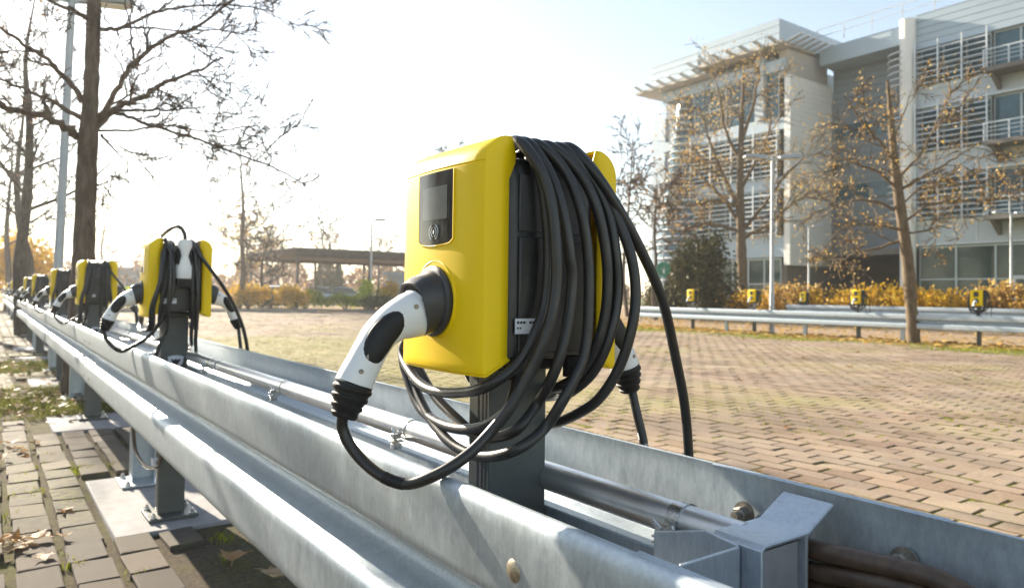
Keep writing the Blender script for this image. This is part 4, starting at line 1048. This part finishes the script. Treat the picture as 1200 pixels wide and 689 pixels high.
auto_tree('tall bare young tree with slim grey trunk behind the second charging station', (10.4, 38.3, 0), 9.0, .13, 34, 16, 3, 3, 60, .05, M['leaf_rust'], M['bark'], .95, .38, .25, .42, spread=.7)
auto_tree('small bare spreading tree before the carport, left side', (12.4, 41.0, 0), 3.9, .10, 35, 12, 3, 4, 300, .06, M['leaf_rust'], M['bark_dark'], .7, .35, .5, .6)
auto_tree('bare tree with orange leaf clumps behind the left end of the carport', (14.5, 52.0, 0), 6.6, .13, 36, 14, 3, 4, 900, .12, M['leaf_orange'], M['bark2'], .9, .3, .7, .5)

for i, (x, y, H) in enumerate(((-10, 9, 8.5), (-9.5, 13, 8), (-12, 17, 8.5), (-13, 22, 9))):
    auto_tree('bare brown tree on the open ground left of the guardrail', (x, y, 0), H, .16, 80 + i, 16, 3, 4, 2600, .10, M['leaf_rust'], M['bark'], 1.2, .22, .6, .5, 'trees left of the guardrail', .35)
def shrub(label, loc, rx, ry, h, n, size, mat, group, name='shrub', stems=10, base=.0, shape=.5, lump=90):
    t = thing(name, label, 'shrub', loc, 0, group)
    mb = MB(); C = []
    for k in range(stems):
        a = rs.uniform(0, 6.28); rr = rs.uniform(0, .8)
        e = np.array([math.cos(a) * rx * rr, math.sin(a) * ry * rr, h * rs.uniform(.6, .95)])
        mb.tube([(e[0] * .15, e[1] * .15, 0), e * .55 + np.array([0, 0, .02]), e], [.025, .015, .006], 4)
    mb.build('stems', M['bark_dark'], t, 80)
    nc = max(8, int(n / lump))
    cs = np.stack([rs.uniform(-1, 1, nc) * rx * .85, rs.uniform(-1, 1, nc) * ry * .85, h * (base + (1 - base) * rs.uniform(.12, .88, nc) ** shape)], 1)
    cs[:, 2] *= 1 - .45 * ((cs[:, 0] / rx) ** 2 + (cs[:, 1] / ry) ** 2) * .5
    pick = rs.randint(0, nc, n)
    C = cs[pick] + rs.normal(0, 1, (n, 3)) * np.array([.17 * min(rx, 1.5 * h), .17 * min(ry, 1.5 * h), .13 * h])
    C = C[(C[:, 2] > .03)]
    leaves('foliage', C, size, mat, t); return t
GH = 'golden hedge before the office building'
k = 0
for i, y in enumerate(np.linspace(27, 1, 14)):
    m = 'leaf_gold' if i % 4 else 'leaf_orange'
    shrub('golden autumn hedge bush in the row before the office building', (29.5 + rs.uniform(-.4, .4), y, 0), .9, 1.3, 1.25 + rs.uniform(-.15, .35), 1500, .085, M[m], GH, 'hedge_bush')
shrub('broad dark evergreen bush at the left corner of the office building', (25.7, 21.2, 0), 1.35, 1.35, 3.5, 9000, .09, M['leaf_olive'], None, 'evergreen', 14, .0, .8, 330)
shrub('smaller dark evergreen bush left of the broad one', (26.0, 23.2, 0), 1.0, 1.0, 2.3, 4500, .085, M['leaf_olive'], None, 'evergreen', 10, .0, .8, 280)
GB = 'shrubs on the planted islands'
shrub('large golden bush on the kerbed island, left one of the pair', (10.9, 38.6, .08), 1.05, .8, 1.3, 3000, .07, M['leaf_gold'], GB)
shrub('large golden bush on the kerbed island, right one of the pair', (12.95, 37.6, .08), .95, .8, 1.2, 3000, .07, M['leaf_gold'], GB)
shrub('low golden bush at left behind the second charging station', (8.2, 39.5, .08), .9, .7, .9, 2200, .07, M['leaf_gold'], GB)
shrub('bright lime green bush seen between the second and third charging station', (5.6, 40.5, .0), 1.6, 1.0, 1.1, 2500, .08, M['leaf_lime'], GB)
shrub('bright lime green low bush under the carport edge, left', (15.4, 42.5, 0), 1.2, 1.0, 1.0, 2200, .08, M['leaf_lime'], GB)
shrub('bright lime green low bush under the carport edge, right', (17.6, 41.5, 0), 1.3, 1.0, .95, 2200, .08, M['leaf_lime'], GB)
shrub('tall lime and yellow leafed shrub behind the clipped green hedge', (17.1, 36.6, .08), 1.0, .8, 1.75, 900, .09, M['leaf_lime'], GB)
shrub('tall loose shrub with yellow leaves beside the far lamp post', (18.2, 36.0, .08), .9, .8, 1.5, 700, .09, M['leaf_gold'], GB)
shrub('clipped low green hedge on the kerbed island by the far lamp post', (16.6, 34.6, .1), 1.1, .6, .70, 5000, .05, M['leaf_green'], GB)
shrub('low reddish green bush right beside the nearest charging station', (18.1, 33.8, .1), 1.0, .6, .75, 3600, .05, M['leaf_rust'], GB)
shrub('yellow leafed bush at the far left behind the street trees', (1.3, 42, 0), 1.5, 1.5, 3.6, 2600, .13, M['leaf_gold'], None)
shrub('low dark green bush behind the golden island bushes', (12.8, 40.6, 0), 1.6, .8, 1.1, 2600, .07, M['leaf_green'], GB)

for i, y in enumerate(np.linspace(6, 26, 9)):
    shrub('dark evergreen hedge bush left of the guardrail', (-6.8 + rs.uniform(-.2, .2), y, 0), 1.2, 1.5, 1.9, 2600, .10, M['leaf_olive'], 'hedge left of the guardrail', 'hedge_bush', 6, .0, .8)
# distant woodland: a far-off mass
n = 26000
ang = R(1) * rs.uniform(-14, 45, n); dist = rs.uniform(85, 120, n)
cl = np.sin(ang * 46) * 1.0 + np.sin(ang * 117 + 1) * .8 + np.sin(ang * 263) * .5
hh = (4.3 + cl * .9) * rs.uniform(.05, 1, n) ** .8
Cw = np.stack([np.sin(ang) * dist, np.cos(ang) * dist, hh], 1)
o = leaves('distant_woodland', Cw, .30, M['leaf_rust'], None); tag(o, 'brown distant band of bare autumn woodland along the horizon', 'woodland', None, 'stuff')
for i, (x, y, H) in enumerate(((27, 70, 7.0), (31, 78, 8.5), (24, 74, 6.5), (35, 74, 7.5), (39, 80, 8), (20, 66, 6), (8, 72, 8), (2, 80, 7), (14, 80, 7.5))):
    auto_tree(['bare brown tree in the distant tree line behind the carport', 'bare brown tree in the distant tree line behind the rail chargers'][i > 5], (x, y, 0), H, .14, 60 + i, 11, 2, 4, 260, .16, M['leaf_rust'], M['bark'], 1.2, .25, .7, .45, ['bare trees behind the carport', 'bare trees behind the rail chargers'][i > 5], .3)
for i, (x, y, H) in enumerate(((28.6, 72, 6.2), (30.0, 73, 5.2), (27.2, 71, 4.4))):
    t = thing('conifer', ['tall dark slim conifer behind the carport', 'medium dark conifer behind the carport', 'short dark conifer behind the carport'][i], 'tree', (x, y, 0))
    mb = MB(); mb.tube([(0, 0, 0), (0, 0, H)], [.12, .02], 6); mb.build('trunk', M['bark_dark'], t)
    m = 2600; z = H * rs.uniform(.08, 1, m); rr = (H - z) * .2 * np.sqrt(rs.uniform(0, 1, m)) * (1 + .3 * np.sin(z * 9)); a = rs.uniform(0, 6.28, m)
    leaves('crown', np.stack([np.cos(a) * rr, np.sin(a) * rr, z], 1), .13, M['leaf_green'], t)

# kerbed islands
M['kerb'] = simple('kerb_stone', (.30, .28, .26), .85, 0, .2, 5, .4, .3, .01)
M['bed'] = soil_mat('planting_soil', (.04, .03, .02), (.12, .085, .05), (.12, .12, .03), .6, .4)
def island(x0, x1, y0, y1, label):
    mb = MB(); mb.box(x0, x1, y0, y1, -.02, .11); mb.cur = 1
    mb.box(x0 + .12, x1 - .12, y0 + .12, y1 - .12, .0, .118)
    o = mb.build('planting_island', [M['kerb'], M['bed']], None, 30, .0); tag(o, label, 'kerbed island')
island(4.0, 13.9, 36.6, 40.5, 'kerbed planting island carrying the golden bushes')
island(15.6, 20.5, 33.2, 37.2, 'kerbed planting island with the clipped green hedge, beside the nearest charger')

# ------------------------------------------------------------------ lamps, carport, signs, cars
M['lamp'] = simple('lamp_pole_paint', (.40, .42, .44), .45, .3, .08, 8)
M['lens'] = simple('lamp_lens', (.75, .75, .70), .25, 0, .05, 10)
def lamp(label, loc, H, heads, rz=0, lean=0.0, r=.06):
    t = thing('street_lamp', label, 'lamp post', loc, rz, 'street lamps'); t.rotation_euler = (0, lean, rz)
    mb = MB(); mb.tube([(0, 0, 0), (0, 0, 1.1), (0, 0, 1.15), (0, 0, H)], [r * 1.25, r * 1.25, r, r * .8], 16); mb.build('pole', M['lamp'], t, 40)
    for s in heads:
        a = MB(); a.bar((0, 0, H - .06), (s * .28, 0, H - .03), .05, .06); a.build('arm', M['lamp'], t, 30, .004)
        h = MB(); sec = lambda x, w, z0, z1: [(s * x, -w, z0), (s * x, w, z0), (s * x, w * .8, z1), (s * x, -w * .8, z1)]
        h.loft([sec(.18, .10, H - .05, H + .03), sec(.3, .15, H - .05, H + .06), sec(.72, .16, H - .02, H + .06), sec(.80, .12, H - .01, H + .03)]); ho = h.build('lamp_head', M['lamp'], t, 30, .006)
        l = MB(); l.box(min(s * .32, s * .70), max(s * .32, s * .70), -.11, .11, H - .062, H - .052); l.build('lens', M['lens'], ho, 30)
lamp('tall leaning twin headed lamp post at the upper left, beside the bare street tree', (.78, 12.3, 0), 5.25, (-1, 1), R(-20), R(1.2), .062)
lamp('twin headed lamp post before the big orange tree, tallest on the right', (17.79, 12.2, 0), 4.95, (-1, 1), R(-36), 0, .055)
lamp('slim lamp post standing before the pale side wall of the office building', (36.7, 22.85, 0), 5.0, (-1, 1), R(-36))
lamp('lamp post at the right edge before the glazed ground floor', (37.6, 13.4, 0), 5.0, (-1, 1), R(-36))
lamp('slim grey lamp post before the carport, left of the nearest charger', (17.1, 37.0, 0), 5.05, (1,), R(-36))

M['timber'] = simple('carport_timber', (.11, .098, .09), .7, 0, .2, 3, .2, .3, .01)
cp = thing('carport', 'flat roofed dark brown open carport behind the planted islands', 'carport', (13.7, 39.5, 0))
mb = MB(); mb.box(0, 13.0, 0, 9.5, 3.18, 3.42); mb.box(-.12, 13.12, -.12, 9.62, 3.421, 3.48); mb.build('roof', M['timber'], cp, 30)
for y in (.25, 9.1):
    mb = MB(); mb.box(.1, 12.9, y, y + .15, 2.98, 3.178); mb.build('beam', M['timber'], cp, 30)
M['cpost'] = simple('carport_post', (.09, .085, .085), .55, .2, .1, 5)
for x in (.25, 4.6, 8.2, 12.6):
    for y in (.325, 9.175):
        mb = MB(); mb.box(x - .07, x + .07, y - .07, y + .07, 0, 2.978); mb.build('post', M['cpost'], cp, 30)

M['signgreen'] = simple('sign_green', (.015, .17, .09), .4, 0, .05, 5)
sg = thing('sign_post', 'round green sign on a grey pole beside the dark evergreen', 'sign', (22.62, 20.66, 0), R(-36))
mb = MB(); mb.cyl((0, 0, 0), (0, 0, 3.25), .035, 10); mb.build('pole', M['lamp'], sg)
mb = MB(); mb.cyl((0, -.04, 2.13), (0, -.06, 2.13), .30, 28); sp_ = mb.build('sign_face', M['signgreen'], sg, 30)
mb = MB(); mb.bar((-.14, -.064, 2.10), (.02, -.064, 2.25), .006, .05, (0, 1, 0)); mb.bar((.02, -.064, 2.25), (.15, -.064, 2.12), .006, .05, (0, 1, 0)); mb.box(-.03, .05, -.066, -.062, 1.96, 2.14); mb.build('sign_mark', M['ink'], sp_, 30)

M['carglass'] = simple('car_glass', (.02, .025, .03), .08, 0, .05, 4)
M['tyre'] = simple('tyre_rubber', (.02, .02, .02), .8, 0, .1, 10)
def car(label, loc, rz, col):
    t = thing('parked_car', label, 'car', loc, rz, 'cars parked behind the islands')
    pm = simple('car_paint', col, .25, .2, .02, 3)
    prof = [(-2.1, .35), (-2.15, .62), (-2.0, .88), (-1.2, .95), (.95, .93), (1.9, .80), (2.12, .6), (2.1, .35)]
    mb = MB(); mb.loft([[(x * (1 - .03 * e), y, z) for x, z in prof] for e, y in ((1, -.86), (0, -.80), (0, .80), (1, .86))]); mb.build('body', pm, t, 30, .03)
    top = [(-1.75, .95), (-1.15, 1.38), (-.3, 1.47), (.35, 1.42), (1.05, .94)]
    mb = MB(); mb.loft([[(x, y * (1 - .12 * (z > 1)), z) for x, z in top] for y in (-.76, .76)]); mb.build('windows', M['carglass'], t, 30, .03)
    mb = MB(); mb.loft([[(x, y, z) for x, z in ((-1.2, 1.385), (-.3, 1.475), (.38, 1.425), (.38, 1.45), (-.3, 1.5), (-1.2, 1.41))] for y in (-.67, .67)]); mb.build('roof', pm, t, 30)
    for x in (-1.3, 1.3):
        for y in (-.8, .8):
            mb = MB(); mb.cyl((x, y - .1, .32), (x, y + .1, .32), .32, 20); wl = mb.build('wheel', M['tyre'], t)
            mb = MB(); mb.cyl((x, y + math.copysign(.1, y), .32), (x, y + math.copysign(.112, y), .32), .2, 16); mb.build('rim', M['lamp'], wl)
    for y in (-.62, .62):
        mb = MB(); mb.box(2.02, 2.125, y - .16, y + .16, .62, .72); mb.build('headlight', M['lens'], t, 30, .02)
car('white car parked behind the golden bushes, left one', (16.6, 58, 0), R(60), (.75, .76, .78))
car('white car parked behind the golden bushes, right one', (18.5, 57, 0), R(60), (.70, .72, .75))
car('pale blue car parked under the carport, left one', (22.6, 60, 0), R(150), (.30, .42, .55))
car('pale blue car parked under the carport, right one', (25.2, 61, 0), R(150), (.40, .50, .60))

# ------------------------------------------------------------------ buildings
M['clad'] = simple('metal_cladding', (.38, .46, .53), .45, .15, .05, .5)
M['clad_end'] = simple('pale_end_cladding', (.82, .80, .77), .5, .05, .05, .6)
M['clad_light'] = simple('white_cladding', (.45, .50, .54), .5, .05, .05, .6)
M['clad_dark'] = simple('grey_cladding', (.20, .235, .265), .5, .1, .07, .6)
M['stone'] = simple('brown_wall', (.17, .14, .115), .8, 0, .15, .8, .2, .3, .02)
M['soffit'] = simple('soffit_board', (.46, .42, .38), .7, 0, .06, .7)
M['fin'] = simple('sunshade_fin', (.56, .59, .62), .4, .3, .06, 1.0)
M['frame'] = simple('window_frame', (.45, .50, .52), .45, .2, .05, 2)
def glass_mat(name, tint):
    a = NT(name); co = a.coord(); f = a.noise(co, .55, 3)
    c = a.ramp(f, [(.35, [x * .5 for x in tint]), (.65, tint)])
    a.set(Base_Color=c, Roughness=.06, Metallic=.0); a.b.inputs['Specular IOR Level'].default_value = .5; a.b.inputs['IOR'].default_value = 1.5
    return a.m
M['glass'] = glass_mat('facade_glass', (.05, .14, .19))
M['glass2'] = glass_mat('ground_floor_glass', (.05, .09, .085))
M['brownsolid'] = simple('balcony_slab', (.16, .145, .13), .7, 0, .1, 2)

ob = thing('office_building', 'large pale office building with stacked balconies, louvred sunshades and projecting roof', 'building', (0, 0, 0))
def wbox(name, mat, *b, parent=None, bevel=0):
    mb = MB(); mb.box(*b); return mb.build(name, mat, parent or ob, 30, bevel)
def ribbed(name, mat, x0, x1, y0, y1, z0, z1, step, face='x', depth=.05):
    """cladding with horizontal joints"""
    mb = MB(); z = z0
    while z < z1 - .01:
        zt = min(z + step - .035, z1); mb.box(x0, x1, y0, y1, z, zt)
        if face == 'x': mb.box(x0 + depth, x1, y0 + .01, y1 - .01, zt, min(z + step, z1))
        else: mb.box(x0 + .01, x1 - .01, y0 + depth, y1, zt, min(z + step, z1))
        z += step
    return mb.build(name, mat, ob, 30)
def window_grid(name, gm, x, y0, y1, z0, z1, ny, nz, d=.10):
    """frame with panes facing -x"""
    mb = MB(); mb.box(x - .02, x + .12, y0, y1, z0, z0 + .1); mb.box(x - .02, x + .12, y0, y1, z1 - .1, z1)
    for i in range(ny + 1):
        yy = y0 + (y1 - y0) * i / ny; mb.box(x - .025, x + .115, max(yy - .05, y0), min(yy + .05, y1), z0 + .1, z1 - .1)
    for j in range(1, nz):
        zz = z0 + (z1 - z0) * j / nz; mb.box(x - .015, x + .11, y0 + .05, y1 - .05, zz - .04, zz + .04)
    f = mb.build(name, M['frame'], ob, 30)
    g = MB(); g.box(x + .04, x + .07, y0 + .03, y1 - .03, z0 + .05, z1 - .05); g.build('pane', gm, f, 30); return f
def louvres(x, y0, y1, z0, z1, step, depth=.35, tilt=.12, mat='fin', supports=3):
    mb = MB(); z = z0
    while z <= z1:
        mb.prism([(x, y0, z), (x - depth, y0, z - tilt), (x - depth, y0, z - tilt + .05), (x, y0, z + .05)], (0, y1 - y0, 0)); z += step
    for i in range(supports + 1):
        yy = y0 + (y1 - y0) * i / supports; mb.box(x - depth - .08, x - depth - .01, yy - .045, yy + .045, z0 - .3, z1 + .4)
    return mb.build('louvre_screen', M[mat], ob, 30)
XW, YW = 45.7, 21.4
# right wing
wbox('wall', M['clad_dark'], XW + .5, XW + 14, -14, YW, 0, 17.0)
for z0, z1 in ((4.25, 5.75), (8.45, 9.85), (12.6, 13.9)):
    wbox('wall_band', M['clad_light'], XW, XW + .49, -14, YW, z0, z1)
    mb = MB(); mb.box(XW - .05, XW - .005, -14, YW, z1 - .22, z1); mb.box(XW - .04, XW - .004, -14, YW, z0, z0 + .1)
    for yy in np.arange(-12, 21, 3.0): mb.box(XW - .03, XW - .003, yy - .04, yy + .04, z0 + .1, z1 - .22)
    mb.build('band_trim', M['fin'], ob, 30)
ribbed('parapet', M['clad'], XW - .02, XW + .5, -14, YW, 16.25, 18.4, .42)
wbox('roof', M['clad'], XW + .52, XW + 14, -14, 28, 17.02, 18.2)
mb = MB()
for yy in np.arange(-12, 28, 1.9): mb.box(XW + .1, XW + .16, yy, yy + .06, 18.405, 19.4)
mb.box(XW + .10, XW + .16, -14, 28, 19.4, 19.46); mb.box(XW + .11, XW + .15, -14, 28, 18.9, 18.94); mb.build('roof_railing', M['fin'], ob, 30)
for z0, z1 in ((5.75, 8.45), (9.85, 12.6), (13.9, 16.25)):
    window_grid('window', M['glass'], XW + .2, 17.3, YW - .3, z0, z1, 3, 2); louvres(XW - .05, 17.3, YW - .2, z0 + .2, z1 - .15, .33, .34, .13)
    for b0 in (13.2, 9.1, 5.0, .9, -3.2):
        window_grid('window', M['glass'], XW + .3, b0, b0 + 4.0, z0, z1, 3, 1)
        sl = wbox('balcony', M['brownsolid'], XW - 1.5, XW - .06, b0 + .1, b0 + 3.9, z0 - .32, z0 - .08)
        rb = MB(); rb.box(XW - 1.5, XW - 1.45, b0 + .1, b0 + 3.9, z0 + .85, z0 + .92)
        for zz in (.15, .4, .62): rb.box(XW - 1.485, XW - 1.465, b0 + .1, b0 + 3.9, z0 + zz, z0 + zz + .03)
        for yy in (.12, 1.3, 2.6, 3.82): rb.box(XW - 1.5, XW - 1.44, b0 + yy, b0 + yy + .07, z0 - .08, z0 + .85)
        rb.build('railing', M['fin'], sl, 30)
        for yy in (.3, 3.5):
            bk = MB(); bk.prism([(XW - .06, b0 + yy, z0 - .33), (XW - 1.2, b0 + yy, z0 - .33), (XW - .06, b0 + yy, z0 - 1.1)], (0, .2, 0)); bk.build('bracket', M['brownsolid'], sl, 30)
for y0 in (13.0, 4.6, -3.8): window_grid('window', M['glass2'], XW + .15, y0, y0 + 8.2, .25, 4.2, 4, 2)
dr = MB(); dr.box(XW - .02, XW + .13, 15.0, 16.2, .0, 2.4); dro = dr.build('door', M['fin'], ob, 30)
dr = MB(); dr.box(XW - .035, XW - .022, 15.15, 15.55, .3, 2.2); dr.box(XW - .035, XW - .022, 15.65, 16.05, .3, 2.2); dr.build('door_glass', M['glass2'], dro, 30)
mb = MB(); mb.cyl((XW - .15, YW + .35, 0), (XW - .15, YW + .35, 18.2), .45, 24); mb.build('column', M['clad_end'], ob, 40)
for z0, z1 in ((5.9, 8.3), (10.0, 12.4), (14.0, 16.2)):
    mb = MB()
    for zz in np.arange(z0, z1, .4):
        mb.tube([(XW - .15 + 1.1 * math.cos(a), YW + .35 + 1.1 * math.sin(a), zz) for a in np.linspace(math.pi * .5, math.pi * 1.05, 10)], .05, 6)
    mb.build('corner_louvre', M['fin'], ob, 40)
# recessed middle
ribbed('wall', M['clad_dark'], 48.1, 52, YW + .82, 28.1, 4.2, 17.0, .45)
for z0 in (7.9, 12.1): wbox('window', M['glass'], 48.02, 48.08, YW + 1.0, 27.9, z0, z0 + .95)
wbox('soffit', M['brownsolid'], 46.2, 52, YW + .82, 28.1, 3.85, 4.19)
wbox('wall', M['stone'], 52.2, 53, YW - 2, 30, 0, 4.2)
ribbed('parapet', M['clad'], 47.9, 48.08, YW + .82, 28.1, 17.0, 18.4, .42)
# pale end wall of the left block
ribbed('end_wall', M['clad_end'], 43.0, 48.0, 28.15, 28.6, 3.2, 15.9, .36, 'y', .03)
wbox('wall', M['soffit'], 43.3, 48.0, 28.5, 29.2, 15.92, 17.8)
wbox('wall', M['stone'], 43.4, 56, 28.65, 29.6, 0, 3.18)
# left block
wbox('wall', M['clad_dark'], 43.55, 56, 29.7, 39.6, 0, 17.6)
wbox('wall_band', M['clad'], 43.1, 43.54, 28.62, 39.6, 3.75, 5.2)
window_grid('window', M['glass2'], 43.3, 29.0, 39.4, .2, 3.7, 8, 2)
for z0 in (5.2, 9.2, 13.2):
    window_grid('window', M['glass'], 43.3, 29.2, 36.5, z0, z0 + 3.2, 5, 2)
    if z0 < 13: louvres(43.15, 29.0, 36.4, z0 + .2, z0 + 3.1, .33, .36, .13, 'fin', 4)
    wbox('wall_band', M['clad'], 43.1, 43.53, 28.62, 39.6, z0 + 3.2, z0 + 3.98)
wbox('pillar', M['clad_light'], 42.95, 43.5, 30.2, 30.9, 13.25, 17.6)
# curved glazed bay
mb = MB(); gm = MB()
for zz in np.arange(.6, 16.4, .55):
    s = 1 - max(0, (zz - 4) / 12.5) * .78
    mb.tube([(43.6 - 2.0 * s * math.cos(a), 37.7 + 2.4 * s * math.sin(a), zz) for a in np.linspace(-1.45, 1.45, 14)], .085, 6)
rings = [[(43.6 - 1.9 * (1 - max(0, (zz - 4) / 12.5) * .78) * math.cos(a), 37.7 + 2.3 * (1 - max(0, (zz - 4) / 12.5) * .78) * math.sin(a), zz) for a in np.linspace(-1.5, 1.5, 16)] for zz in np.arange(.3, 16.6, .8)]
gm.loft(rings, False); bay = gm.build('glazed_bay', M['glass'], ob, 50); mb.build('bay_band', M['clad_light'], bay, 50)
# projecting roof with fins
def canopy(y0, y1, z, x0=41.4, x1=46):
    mb = MB(); mb.box(x0 + .7, x1, y0, y1, z, z + .22); mb.build('roof_overhang', M['soffit'], ob, 30)
    for yy in np.arange(y0 + .2, y1, 1.15):
        fb = MB(); fb.prism([(x0 + .68, yy, z + .05), (x0 - .30, yy, z + .30), (x0 - .30, yy, z + .35), (x0 + .68, yy, z + .20)], (0, .30, 0)); fb.build('roof_fin', M['fin'], ob, 30)
canopy(28.2, 35.5, 17.85); canopy(34.6, 41.6, 17.25)
for xx in np.arange(42.4, 47.8, .75):
    fb = MB(); fb.prism([(xx, 28.18, 17.92), (xx, 27.0, 18.2), (xx, 27.0, 18.28), (xx, 28.18, 18.1)], (.32, 0, 0)); fb.build('roof_fin', M['fin'], ob, 30)
ribbed('roof_box', M['clad'], 42.1, 50, 28.4, 34.9, 18.08, 19.55, .5); ribbed('roof_box', M['clad'], 42.1, 50, 35.2, 39.9, 17.5, 19.1, .5)
# penthouse over the right wing
ribbed('penthouse', M['soffit'], 49, 58, -10, 18.5, 18.25, 22, .5); wbox('penthouse_roof', M['soffit'], 47.2, 58, -10, 20.0, 22.02, 22.35)
wbox('wall', M['clad'], 40.6 + 2.9, 55, 39.62, 41.0, 0, 15.2)

# distant low buildings
def low_building(label, loc, L, Wd, H, rz, mat):
    t = thing('low_building', label, 'building', loc, rz)
    mb = MB(); mb.box(-L / 2, L / 2, 0, Wd, 0, H); mb.build('wall', mat, t, 30)
    mb = MB(); mb.box(-L / 2 - .3, L / 2 + .3, -.3, Wd + .3, H + .002, H + .35); mb.build('roof', M['clad_dark'], t, 30)
    for i in range(int(L / 3)):
        x = -L / 2 + 1.2 + i * 3
        for z in np.arange(1.2, H - 1.6, 3.0):
            mb = MB(); mb.box(x, x + 1.6, -.05, -.003, z, z + 1.4); w_ = mb.build('window', M['frame'], t, 30)
            mb = MB(); mb.box(x + .1, x + 1.5, -.07, -.052, z + .1, z + 1.3); mb.build('pane', M['glass'], w_, 30)
low_building('distant blue grey flat building seen just right of the nearest charger shell edge', (33.5, 62.0, 0), 6.0, 6, 2.7, R(-36), M['clad_dark'])
low_building('distant pale grey building between the second and third charging stations', (12.6, 89.5, 0), 3.4, 6, 3.2, R(-10), M['clad_dark'])

# autumn air between the camera and the far buildings
mb = MB(); mb.box(-40, 140, -30, 140, -1.2, 24)
hz = NT('air'); hz.t.nodes.remove(hz.b)
pv = hz.t.nodes.new('ShaderNodeVolumePrincipled'); pv.inputs['Density'].default_value = .0009; pv.inputs['Color'].default_value = (.93, .96, 1, 1); pv.inputs['Anisotropy'].default_value = .55
hz.t.links.new(pv.outputs[0], hz.out.inputs['Volume'])
tag(mb.build('haze', hz.m, None, 30, 0, False), 'thin bright autumn haze filling the air', 'haze', None, 'stuff')

scene.render.engine = 'CYCLES'
scene.cycles.samples = 96
scene.cycles.use_denoising = True
try:
    scene.cycles.denoiser = 'OPENIMAGEDENOISE'; scene.cycles.denoising_input_passes = 'RGB_ALBEDO_NORMAL'; scene.cycles.denoising_prefilter = 'ACCURATE'
except Exception: pass
scene.cycles.max_bounces = 6
